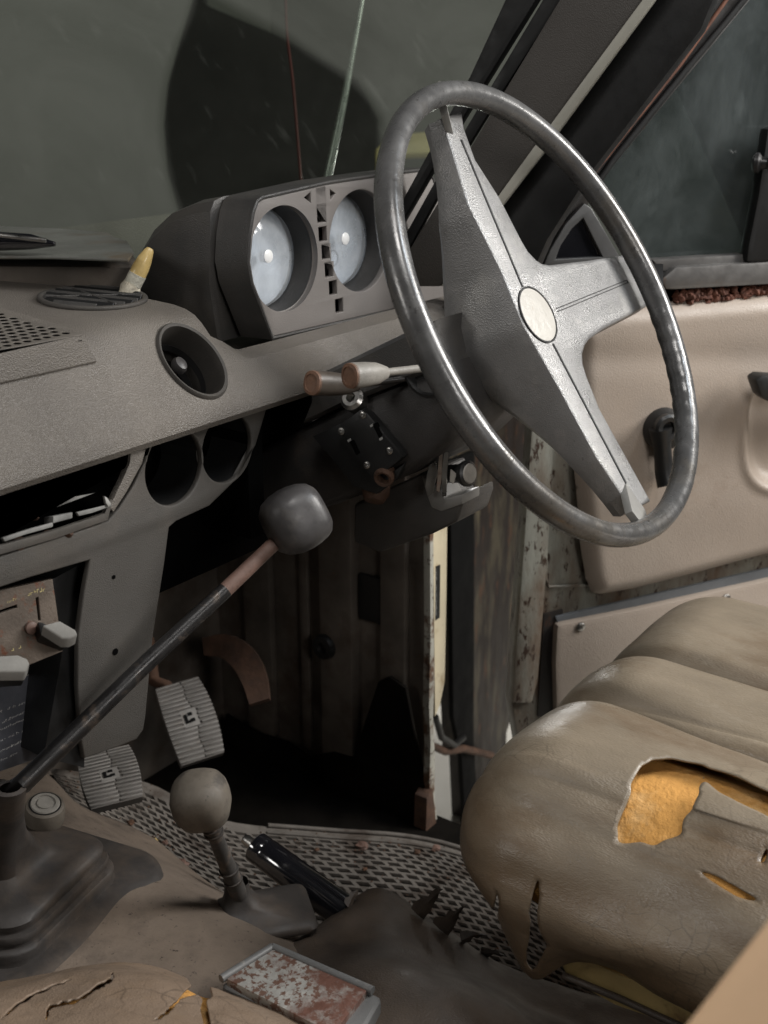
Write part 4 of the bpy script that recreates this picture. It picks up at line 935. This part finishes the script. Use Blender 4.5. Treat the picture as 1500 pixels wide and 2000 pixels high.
# driver's seat: a rounded cushion; u runs from the near lower edge over the top to the far side, v from the back to and down the front
X0_, X1_, YB, YF, ZB, ZT = .712, 1.22, -.35, .475, .200, .338
def cushion(shrink=0):
    x0, x1, yf, zt, rad = X0_+shrink, X1_-shrink, YF-shrink, ZT-shrink, .088
    def f(u, v):
        # two arc lengths mapped on a rounded box
        a = u; b = v
        # section in x: side face 0..s1, corner, top
        hs_ = (zt-ZB)-rad; cor = rad*PI/2; wt = (x1-x0)-2*rad; tot = hs_+cor+wt+cor+hs_; s = a*tot
        if s < hs_: x, z, nx, nz = x0, ZB+s, -1, 0
        elif s < hs_+cor: t = (s-hs_)/rad; x, z, nx, nz = x0+rad-rad*math.cos(t), zt-rad+rad*math.sin(t), -math.cos(t), math.sin(t)
        elif s < hs_+cor+wt: x, z, nx, nz = x0+rad+(s-hs_-cor), zt, 0, 1
        elif s < hs_+2*cor+wt: t = (s-hs_-cor-wt)/rad; x, z, nx, nz = x1-rad+rad*math.sin(t), zt-rad+rad*math.cos(t), math.sin(t), math.cos(t)
        else: x, z, nx, nz = x1, zt-rad-(s-hs_-2*cor-wt), 1, 0
        ln = (yf-rad)-YB; fr_ = rad*PI/2; dn = .16
        L_ = ln+fr_+dn; q = b*L_
        if q < ln: y, sh_, dz = YB+q, 0, 0
        elif q < ln+fr_: t = (q-ln)/rad; y, sh_, dz = yf-rad+rad*math.sin(t), rad*(1-math.cos(t)), t
        else: y, sh_, dz = yf, rad, PI/2
        # shrink the section toward a core as the front rounds off
        cx0, cx1, cz = x0+rad, x1-rad, zt-rad
        px_ = min(max(x, cx0), cx1); pz_ = min(z, cz)
        ox, oz = x-px_, z-pz_
        k = math.cos(dz) if dz < PI/2 else 0
        X, Z, Y = px_+ox*k, pz_+oz*k, y
        if q >= ln+fr_:
            e = (q-ln-fr_)/dn; X, Z = X+( (x0+x1)/2-X)*0, pz_*(1-e)+(ZB)*e
            Z = min(Z, pz_)
        return V((X, Y, Z)), nx, nz, x, z
    return f
cf = cushion()
GRV = (.895, .998)
def seatf_(u, v):
    p, nx, nz, x, z = cf(u, v)
    top = min(1, max(0, (p.z-.23)/.06))
    # channels
    for i, g in enumerate(GRV):
        d_ = p.x-(g+ (p.y-.45)*.12*(1 if i == 0 else .3)); dep = .012*math.exp(-(d_/.012)**2)+.010*math.exp(-(d_/.0035)**2); p.z -= dep*top
    # padded panels swell between the channels; first panel slopes to the bolster
    for a, b in ((.76, .895), (.895, .998), (.998, 1.18)):
        if a < p.x < b: p.z += .010*math.sin(PI*(p.x-a)/(b-a))**.6*top
    # bolster: belly of the side, pinch line below the top
    if nx < -.5 and p.x < .80:
        h = (p.z-ZB)/(ZT-ZB); p.x -= .016*math.sin(PI*min(1, max(0, h*1.25)))
        p.x += .003*math.exp(-((p.z-(.262+.02*math.sin(p.y*7)))/.012)**2)
    if p.z < .262:
        e = (.262-p.z)/.062; p.y -= .05*e*e*max(0, (p.y-.25)/.22); p.x += .014*e*e if p.x < .9 else 0
        p.z -= (.262-p.z)*.75*math.exp(-((p.y-.383)/.028)**2)
    w_ = noise.noise(V((p.x*9, p.y*9, p.z*14)))*.006+noise.noise(V((p.x*30, p.y*22, p.z*40)))*.0016
    p.x -= w_*(1 if nx < -.3 else .2); p.z += w_*.6*top
    # sagging folds on the side
    if p.x < .80: p.x += .0022*math.sin((p.z*60+p.y*28)+noise.noise(p*8)*4)*max(0, 1-top*.6)
    return p
T1 = [(1276, 1482), (1310, 1480), (1378, 1492), (1372, 1520), (1360, 1560), (1338, 1600), (1328, 1632), (1300, 1640), (1272, 1655), (1258, 1645), (1205, 1650), (1206, 1620), (1225, 1560), (1245, 1500)]
T2 = [(1374, 1496), (1430, 1510), (1480, 1535), (1530, 1556), (1530, 1620), (1498, 1592), (1450, 1570), (1400, 1545), (1376, 1522)]
T3 = [(1352, 1692), (1400, 1710), (1450, 1738), (1480, 1756), (1476, 1766), (1440, 1752), (1395, 1724)]
T4 = [(1051, 1700), (1054, 1760), (1049, 1800), (1070, 1850), (1040, 1905), (1025, 1880), (1036, 1800), (1030, 1785)]
T5 = [(972, 1735), (976, 1760), (972, 1790), (974, 1835), (962, 1815), (960, 1780)]
T6 = [(1205, 1648), (1210, 1640), (1200, 1668), (1192, 1690)]
T7 = [(1222, 1466), (1276, 1484), (1276, 1478)]
T8 = [(1500, 1652), (1488, 1670), (1480, 1690), (1484, 1692), (1500, 1672)]
ds = thing('driver_seat', 'worn tan vinyl car seat cushion with channelled top and torn side showing orange foam', 'car seat', (.95, .2, .0))
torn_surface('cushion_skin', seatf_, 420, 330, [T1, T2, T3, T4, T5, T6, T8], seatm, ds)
cf2 = cushion(.0055)
def foamf(u, v):
    p, nx, nz, x, z = cf2(u, v); p.z = max(p.z, .215)
    if p.x < .82:
        p.x -= .012*math.sin(PI*min(1, max(0, (p.z-ZB)/(ZT-ZB)*1.25)))
    if p.x > .83: p.z -= min(.02, (p.x-.83)*.5)
    if p.z < .27: e = (.27-p.z)/.055; p.y -= .07*e; p.x += .03*e*e
    p += V((-1, 0, .3))*(noise.noise(p*22)*.0025+noise.noise(p*70)*.0012)
    return p
vs, fs = gridd(foamf, 200, 160); mesh('foam', vs, fs, foamm, ds, ang=180)
# foam ridge pushed through the long tear
rdg = [hit(x, y, (.725, 0, 0), (-1, 0, .35)) for x, y in ((1380, 1512), (1420, 1528), (1462, 1550), (1505, 1585), (1540, 1610))]
# base under the cushion
bs_ = [XP(x, y, .745) for x, y in ((1068, 1838), (1120, 1862), (1200, 1900), (1330, 1950), (1440, 1990), (1440, 2060), (1330, 2010), (1200, 1965), (1110, 1915))]
prism('base_panel', bs_, V((.03, 0, 0)), M('yellowed_base', (.3, .22, .09), .55, var=.25, vs=12, c2=(.12, .07, .03), t2=.5, s2=16, bump2=.3, bs2=40), ds, bev=.004)
tube('base_rail', [XP(x, y, .742) for x, y in ((1100, 1905), (1210, 1950), (1330, 2005), (1440, 2060))], .003, sheetm, ds, seg=10)
lathe('latch_screw', [(.008, 0), (.008, .005), (.004, .007), (0, .007)], XP(1325, 1935, .742), (-1, 0, 0), chrome, ds, seg=18)
poly('clip', Fr((.728, 0, 0), (-1, 0, 0), (0, -1, 0)), [(1160, 1848), (1180, 1846), (1196, 1868), (1192, 1880), (1166, 1868)], .006, sheetm, ds)
# passenger seat front edge, cracked
prow = [[ZP(-220, 1965, .18), ZP(0, 1925, .18), ZP(160, 1893, .185), ZP(290, 1890, .185), ZP(400, 1925, .18), ZP(520, 1965, .175), ZP(680, 2030, .165)],
        [ZP(-220, 1990, .235), ZP(0, 1950, .235), ZP(160, 1915, .235), ZP(290, 1915, .235), ZP(400, 1952, .23), ZP(500, 2000, .225), ZP(620, 2070, .21)],
        [ZP(-220, 2080, .262), ZP(0, 2050, .262), ZP(160, 2040, .262), ZP(290, 2040, .262), ZP(380, 2070, .258), ZP(450, 2100, .25), ZP(540, 2150, .235)],
        [ZP(-220, 2350, .27), ZP(0, 2350, .27), ZP(160, 2350, .27), ZP(290, 2350, .27), ZP(370, 2350, .265), ZP(430, 2350, .255), ZP(500, 2350, .24)]]
def crackline(pts, wd, seed):
    r_ = random.Random(seed); up_, dn_ = [], []
    sp2 = spline([V((x, y, 0)) for x, y in pts], 6); n = len(sp2)
    for i, p in enumerate(sp2):
        t = (sp2[min(i+1, n-1)]-sp2[max(i-1, 0)]).normalized(); nn = V((-t.y, t.x, 0)); w_ = wd*(math.sin(PI*i/(n-1))**.6)*r_.uniform(.5, 1.3)+.5
        j = r_.uniform(-1.5, 1.5); up_.append((p.x+nn.x*(w_+j), p.y+nn.y*(w_+j))); dn_.append((p.x-nn.x*(w_-j), p.y-nn.y*(w_-j)))
    return up_+dn_[::-1]
cks = [crackline([(90, 1998), (100, 1970), (150, 1958), (190, 1932), (216, 1916), (220, 1902)], 4.5, 1), crackline([(0, 1996), (40, 1962), (85, 1938), (140, 1916)], 3, 2),
       [(362, 1912), (380, 1915), (392, 1920), (420, 1921), (410, 1930), (415, 1950), (402, 1958), (408, 1985), (412, 2010), (398, 2010), (390, 1975), (395, 1955), (384, 1946), (366, 1950), (345, 1957), (358, 1940), (372, 1928)],
       crackline([(300, 1998), (320, 1985), (335, 1970), (350, 1955)], 3.5, 4)]
pf_ = patchf(prow)
ps = thing('passenger_seat', 'cracked tan leather seat edge in the near left corner with orange foam in its cracks', 'car seat', ZP(200, 1980, .15))
def pfn(u, v): p = pf_(u, v); return p+V((0, 0, 1))*(noise.noise(p*18)*.004+noise.noise(p*60)*.0007)
torn_surface('cushion_skin', pfn, 460, 200, cks, seatf, ps, thick=.0015)
def pfn2(u, v): p = pf_(u, v); return p+V((0, -.004, -.0095-.006*abs(noise.noise(p*50))))
vs, fs = gridd(pfn2, 90, 50); mesh('foam', vs, fs, foamm, ps, ang=180)
# blurred tan frame in the near right corner
ob = thing('tan_bolster', 'blurred pale orange leather edge in the near lower right corner', 'seat edge', P(1450, 1900, .42))
op = [P(x, y, .43) for x, y in ((1205, 2140), (1530, 1725), (1850, 1318), (1950, 2400), (1205, 2400))]
prism('padded_edge', op, FW*.06+RT*.07-UP*.05, orange, ob, bev=.012, seg=5)
# ============================================================ DOOR SIDE
pst = thing('door_post', 'rusty edged front door post with a bright flange and a narrow dark sticker', 'door post', (1.19, .775, FZ))
PSY = Fr((0, .775, 0), (0, -1, 0), (1, 0, 0))
poly('flange', PSY, [(840, 1030), (847, 1028), (847, 1180), (849, 1330), (846, 1400), (850, 1480), (849, 1560), (856, 1612), (850, 1640), (841, 1618), (839, 1530), (841, 1450), (838, 1380), (841, 1250)], .01, M('flange_paint', (.38, .37, .32), .5, var=.25, c2=(.11, .06, .035), t2=.49, s2=34, w2=.1, c3=(.05, .028, .02), t3=.56, s3=100), pst, .004)
poly('cream_face', PSY, [(846, 1028), (874, 1012), (872, 1180), (869, 1330), (860, 1375), (850, 1400)], .008, cream, pst, -.004)
stf = Fr((0, .773, 0), (0, -1, 0), (1, 0, 0))
poly('sticker', PSY, [(852, 1106), (860, 1103), (859, 1206), (851, 1212)], .0006, black, pst, -.0032, bev=0)
ls = scribble('lettering', PSY, [(853.5+0, 1112, 853, 1204), (856, 1112, 855.5, 1204)], ink, pst, h=.0012, seed=4, top=-.0029)
poly('rotten_foot', PSY, [(834, 1560), (846, 1540), (852, 1600), (857, 1645), (845, 1650), (832, 1622)], .02, rustm, pst, .008, bev=.002)
hpn = thing('hinge_pillar', 'dark rust eaten pillar with patches of old cream paint inside the door opening', 'door pillar', (1.28, .8, FZ))
HPY = Fr((0, .80, 0), (.15, -1, 0), (1, .15, 0))
pp_ = [(872, 700), (1035, 700), (1045, 850), (1010, 1370), (990, 1430), (985, 1660), (912, 1660), (905, 1480), (892, 1470), (890, 1390), (884, 1330), (882, 1180)]
poly('panel', HPY, pp_, .03, paintr, hpn, 0, bev=.002)
poly('dark_flange', HPY, [(880, 900), (928, 880), (926, 1450), (940, 1655), (912, 1655), (902, 1480), (886, 1400)], .01, void, hpn, .012, bev=.003)
tube('door_check', [HPY.px(x, y, .02) for x, y in ((835, 1452), (870, 1468), (905, 1462), (960, 1475))], .007, rustm, hpn, seg=12)
tube('door_check', [HPY.px(x, y, .03) for x, y in ((850, 1400), (862, 1440), (888, 1455), (905, 1440))], .006, black, hpn, seg=12)
# door
D0 = Fr((1.30, .66, 0), (-.643, -.766, 0), (.766, -.643, 0))
dr = thing('car_door', 'open right hand door with beige moulded trim and rust around its pale paint', 'car door', (1.33, .70, 0))
poly('door_skin', D0, [(1030, 560), (1700, 560), (1700, 1700), (1020, 1500), (1000, 1375), (1040, 850)], .03, paint, dr, 0, bev=.003)
poly('front_edge', D0, [(1042, 780), (1088, 780), (1072, 1080), (1052, 1330), (1040, 1375), (1000, 1375), (1022, 1080)], .02, paint, dr, .008, bev=.005)
tube('panel_bead', [D0.px(x, y, .002) for x, y in ((1068, 900), (1066, 1130), (1072, 1146), (1150, 1142))], .002, paint, dr, seg=8)
poly('dark_gap', D0, [(1062, 1200), (1100, 1190), (1100, 1400), (1050, 1400)], .004, frameb, dr, .003, bev=.001)
poly('rail', D0, [(1085, 1205), (1240, 1170), (1600, 1088), (1600, 1120), (1240, 1196), (1090, 1225)], .006, M('bluegrey_rail', (.14, .15, .16), .5, var=.2), dr, .006, bev=.002)
lo_ = [(1088, 1222), (1250, 1190), (1600, 1112), (1600, 1500), (1090, 1500), (1084, 1300)]
poly('lower_trim', D0, lo_, .02, doorm, dr, .016, bev=.008)
for x, y in ((1134, 1224), (1418, 1168)):
    s = lathe('trim_screw', [(.006, 0), (.0058, .0015), (.0035, .003), (.0015, .003), (.001, .001), (0, .001)], D0.px(x, y, .0165), D0.n, chrome, dr, seg=20)
# upper trim as a moulded surface with an arm-rest recess at the right
to = pq(D0, [(1130, 640), (1200, 600), (1310, 594), (1700, 560), (1700, 1052), (1500, 1092), (1250, 1158), (1182, 1170), (1165, 1166), (1154, 1140), (1140, 1060), (1128, 900)], .03)
us = [p[0] for p in to]; vs_ = [p[1] for p in to]; u0, u1, v0, v1 = min(us), max(us), min(vs_), max(vs_)
def edged(p):
    best = 9
    for i in range(len(to)):
        a, b = V((*to[i], 0)), V((*to[(i+1) % len(to)], 0)); q, t = intersect_point_line(V((*p, 0)), a, b); t = min(1, max(0, t)); best = min(best, (a+(b-a)*t-V((*p, 0))).length)
    return best
hb_ = D0.uv(1520, 860, .03)
vs, fs, idx = [], [], {}
NU, NV = 110, 110
for j in range(NV+1):
    for i in range(NU+1):
        p = (u0+(u1-u0)*i/NU, v0+(v1-v0)*j/NV)
        e = edged(p) if inside(p, to) else -edged(p)
        if e < -.012: continue
        if e < 0:
            qs = []
            for a_, b_ in zip(to, to[1:]+to[:1]):
                A_, B_ = V((*a_, 0)), V((*b_, 0)); q_, t_ = intersect_point_line(V((*p, 0)), A_, B_); qs.append(A_+(B_-A_)*min(1, max(0, t_)))
            q_ = min(qs, key=lambda s: (s-V((*p, 0))).length); p = (q_.x, q_.y); e = 0
        idx[(i, j)] = len(vs); t = min(1, max(0, (e+.004)/.028)); h = .006+.026*(1-(1-t)**2.4)
        x, y = pix(D0.at(*p, .03))
        # rounded arm-rest hollow and swage line
        dx, dy = (x-1560)/95, (y-850)/95
        rr_ = (abs(dx)**3.5+abs(dy)**3.5)**(1/3.5); h -= .016/(1+math.exp((rr_-1)*16))
        h += .006*math.exp(-((rr_-1.12)/.1)**2)
        h += .004*math.exp(-((y-(985+.0*x))/70)**2)-.003*math.exp(-((y-700)/30)**2)+noise.noise(V((p[0]*9, p[1]*9, 0)))*.002
        vs.append(D0.at(*p, h))
for j in range(NV):
    for i in range(NU):
        k = [(i, j), (i+1, j), (i+1, j+1), (i, j+1)]
        if all(q in idx for q in k): fs.append(tuple(idx[q] for q in k))
tr = mesh('upper_trim', vs, fs, doorm, dr, ang=80)
# window winder
wk = lathe('winder_boss', [(.026, 0), (.0255, .012), (.022, .02), (.015, .021)], D0.px(1292, 835, .03), D0.n, black, dr, seg=36)
w1, w2_ = D0.px(1290, 835, .052), D0.px(1300, 945, .052)
tube('winder_arm', [w1, w1.lerp(w2_, .35), w1.lerp(w2_, .8), w2_+D0.n*.006], [.014, .0105, .012, .013], black, dr, seg=20)
lathe('winder_eye', [(.016, 0), (.017, .008), (.014, .011), (.0085, .01), (.007, .002), (0, .002)], D0.px(1300, 833, .052), D0.n, black, dr, seg=32)
poly('door_pull', D0, [(1476, 742), (1490, 733), (1700, 745), (1700, 790), (1500, 785), (1488, 775)], .025, black, dr, .075, bev=.005)
# sill and its crumbling seal
poly('window_sill', D0, [(1292, 545), (1320, 522), (1700, 500), (1700, 545), (1320, 566), (1300, 566)], .03, sill, dr, .03, bev=.004)
poly('sill_step', D0, [(1275, 508), (1455, 497), (1462, 508), (1700, 496), (1700, 515), (1330, 528), (1290, 530)], .02, sill, dr, .02, bev=.002)
poly('dark_slot', D0, [(1180, 560), (1310, 562), (1700, 540), (1700, 590), (1320, 600), (1180, 610)], .004, darkhole, dr, .012, bev=0)
rs = []
rnd = random.Random(5)
for k in range(150):
    x = rnd.uniform(1318, 1540); y = 583-(x-1318)*.075+rnd.uniform(-11, 10); c = D0.px(x, y, .014+rnd.uniform(0, .008)); s = rnd.uniform(.002, .006)
    bm = bmesh.new(); bmesh.ops.create_icosphere(bm, subdivisions=1, radius=s)
    rs.append(([v.co*(1+rnd.uniform(-.4, .4))+c for v in bm.verts], [tuple(v.index for v in f.verts) for f in bm.faces])); bm.free()
v, f = join(rs); o = mesh('rust_crust', v, f, M('red_rust', (.1, .035, .02), .8, var=.5, vs=80, c2=(.25, .15, .08), t2=.62, s2=140), dr, smooth=False); o['kind'] = 'stuff'
# window frame and glass (upper door, leaning with the pillar)
fr_out = [(1425, -40), (1490, -40), (1205, 335), (1160, 392), (1095, 500), (1045, 560), (1030, 520), (1100, 410), (1150, 335), (1290, 165), (1400, 10)]
poly('window_frame', D0, [(1418, -40), (1500, -40), (1195, 330), (1150, 400), (1100, 505), (1260, 512), (1262, 540), (1010, 560), (1060, 470), (1150, 330), (1280, 165), (1395, 5)], .03, frameb, dr, .008, bev=.004)
tube('rust_line', [D0.px(x, y, .011) for x, y in ((1440, -30), (1330, 125), (1210, 275), (1150, 352), (1085, 450))], .0022, M('orange_rust_line', (.10, .036, .018), .7, var=.5, vs=40, c2=(.03, .02, .015), t2=.5, s2=30), dr, seg=8)
tube('frame_channel', [D0.px(x, y, .012) for x, y in ((1478, -30), (1345, 130), (1200, 310), (1168, 355))], .004, seal, dr, seg=8)
prism('window_glass', [D0.px(x, y, -.004) for x, y in ((1450, -60), (1800, -60), (1800, 500), (1240, 506), (1160, 350))], -D0.n*.004, doorgl, dr, bev=0)
poly('divider_bar', D0, [(1500, 250), (1600, 250), (1600, 500), (1496, 512), (1458, 514), (1462, 480), (1482, 380)], .02, seal, dr, .03, bev=.006)
lathe('window_catch', [(0, -.001), (.008, 0), (.0115, .003), (.0115, .007), (.007, .010), (.0065, .016), (.009, .018), (.009, .03), (0, .032)], D0.px(1470, 318, .03), (D0.u*.8+D0.n*.6), shaftm, dr, seg=24)
QF = Fr(D0.at(0, 0, .012), D0.n, D0.u)
qo = pq(QF, [(1136, 396), (1150, 405), (1204, 498), (1196, 512), (1056, 518), (1070, 485), (1100, 435)])
qi = pq(QF, [(1134, 424), (1172, 500), (1080, 505), (1090, 478), (1112, 445)])
qp = plate('quarter_light', QF, qo, [qi], .008, M('quarter_frame', (.06, .06, .06), .45, var=.2), dr, bev=.0012, top=.008)
plate('pane', QF, qo, [], .002, gloss, qp, bev=.0003, top=.002)
# windscreen pillar on the driver's side
ap = thing('windscreen_pillar', 'sloping right windscreen pillar with brown trim and a pale strip', 'pillar', XP(860, 560, 1.27))
AX = Fr((1.27, 0, 0), (-1, -.25, 0), (.25, -1, 0))
poly('rubber_seal', AX, [(1012, -60), (1085, -60), (880, 270), (770, 460), (745, 540), (700, 540), (790, 380), (915, 150)], .02, seal, ap, .004, bev=.005)
poly('seal_lip', AX, [(1095, -60), (1136, -60), (955, 220), (860, 375), (770, 540), (745, 540), (845, 360), (930, 215)], .012, seal, ap, -.004, bev=.003)
poly('inner_trim', AX, [(1128, -60), (1302, -60), (1045, 290), (960, 400), (860, 560), (755, 560), (855, 395), (950, 235)], .02, trimb, ap, .002, bev=.003)
poly('pale_strip', AX, [(1298, -60), (1322, -60), (1058, 300), (975, 408), (880, 560), (860, 560), (960, 400), (1040, 290)], .012, strip, ap, .008, bev=.002)
poly('void_plate', AX, [(1318, -60), (1420, -60), (1370, 60), (1150, 345), (1070, 470), (1030, 560), (1030, 700), (870, 700), (880, 560), (975, 408), (1060, 300)], .03, seal, ap, -.01, bev=.006)  # black plate in place of the dark void between pillar and door
# ============================================================ WINDSCREEN
WS = Fr((.8, 1.13, .66), (-.30, -.76, .60), (1, -.36, 0))
wsn = thing('windscreen', 'dusty windscreen glass with a clean area swept by the wiper', 'windscreen', (.9, 1.1, .68))
clean = smoothpx([(385, -60), (372, 20), (340, 100), (322, 170), (317, 240), (325, 320), (345, 395), (380, 470)], 6, False)+[(640, 470), (745, 420)]+smoothpx([(745, 230), (725, 195), (680, 150), (610, 105), (560, 70), (490, 30), (385, -30)], 6, False)
N1, N2 = 300, 240
us0 = [WS.uv(x, y) for x, y in ((-500, -150), (1180, -150), (-500, 620), (1000, 620))]
ua, ub = min(p[0] for p in us0), max(p[0] for p in us0); va, vb = min(p[1] for p in us0), max(p[1] for p in us0)
vs = [WS.at(ua+(ub-ua)*i/N1, va+(vb-va)*j/N2) for j in range(N2+1) for i in range(N1+1)]
fs = [(j*(N1+1)+i, j*(N1+1)+i+1, (j+1)*(N1+1)+i+1, (j+1)*(N1+1)+i) for j in range(N2) for i in range(N1)]
gl = mesh('glass', vs, fs, windm, wsn)
at = gl.data.attributes.new('dust', 'FLOAT', 'POINT')
cb0 = [V((*c, 0)) for c in clean]
for k, v in enumerate(gl.data.vertices):
    x, y = pix(v.co); q = V((x, y, 0)); md = 99
    if -60 < y < 520 and 290 < x < 780:
        for i in range(len(cb0)):
            a, b = cb0[i], cb0[(i+1) % len(cb0)]; d = b-a; t = min(1, max(0, (q-a).dot(d)/max(1e-6, d.dot(d)))); md = min(md, (a+d*t-q).length)
    s = -1 if inside((x, y), clean) else 1
    at.data[k].value = min(1, max(0, (.5+s*md/24)))
# screen base, wiper arm, outside things
scu = thing('scuttle_panel', 'pale weathered scuttle panel below the windscreen at the far left', 'panel', ZP(150, 470, .68))
prism('plate', [ZP(x, y, .70) for x, y in ((-120, 436), (0, 441), (120, 446), (212, 454), (222, 462), (248, 470), (262, 492), (250, 506), (100, 500), (-120, 500))], V((0, 0, -.003)), hood, scu, bev=.002)
prism('lower_edge', [ZP(x, y, .685) for x, y in ((-120, 492), (120, 494), (262, 500), (268, 522), (0, 520), (-120, 530))], V((0, 0, -.02)), bodyd, scu, bev=.002)
wp = thing('wiper_arm', 'dark wiper arm lying across the scuttle panel at the left edge', 'wiper', ZP(50, 475, .705))
tube('arm', [ZP(-140, 462, .715), ZP(0, 471, .712), ZP(60, 472, .712), ZP(108, 477, .71)], [.009, .0085, .007, .002], gloss, wp, seg=14)
tube('blade', [ZP(-140, 452, .72), ZP(0, 459, .72), ZP(90, 470, .715)], .0022, chrome, wp, seg=8)
an = thing('antenna', 'bright metal aerial rod rising beyond the windscreen behind the binnacle', 'aerial', P(638, 365, 1.75))
tube('rod', [P(634, 375, 1.75), P(675, 180, 1.72), P(712, -30, 1.70)], [.0062, .0052, .0045], M('aerial_metal', (.5, .53, .52), .3, .6, var=.1), an, seg=12)
rc = thing('red_cable', 'thin dark red cable hanging down outside the windscreen', 'cable', P(585, 380, 1.9))
tube('cable', spline([P(590, 380, 1.9), P(582, 280, 1.9), P(572, 160, 1.9), P(560, 60, 1.9), P(557, -40, 1.9)], 6), .0022, redm, rc, seg=8)
yc = thing('yellow_panel', 'dull yellow painted panel seen through the windscreen beside the wheel rim', 'panel', P(780, 290, 3))
prism('panel', [P(x, y, 3.0) for x, y in ((735, 420), (732, 290), (760, 262), (860, 252), (900, 262), (880, 298), (770, 302), (765, 420))], FW*.05, yellowp, yc, bev=.012)
gp = thing('dark_backdrop', 'large flat dark shape beyond the clean part of the windscreen', 'backdrop', P(550, 300, 3.4))
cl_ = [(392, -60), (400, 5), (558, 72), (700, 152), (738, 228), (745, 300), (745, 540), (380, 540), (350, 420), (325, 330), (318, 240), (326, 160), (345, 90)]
prism('flat_shape', [P(x, y, 3.4) for x, y in cl_], FW*.1, darkc, gp, bev=.02)  # flat dark shape that darkens the view through the clean glass
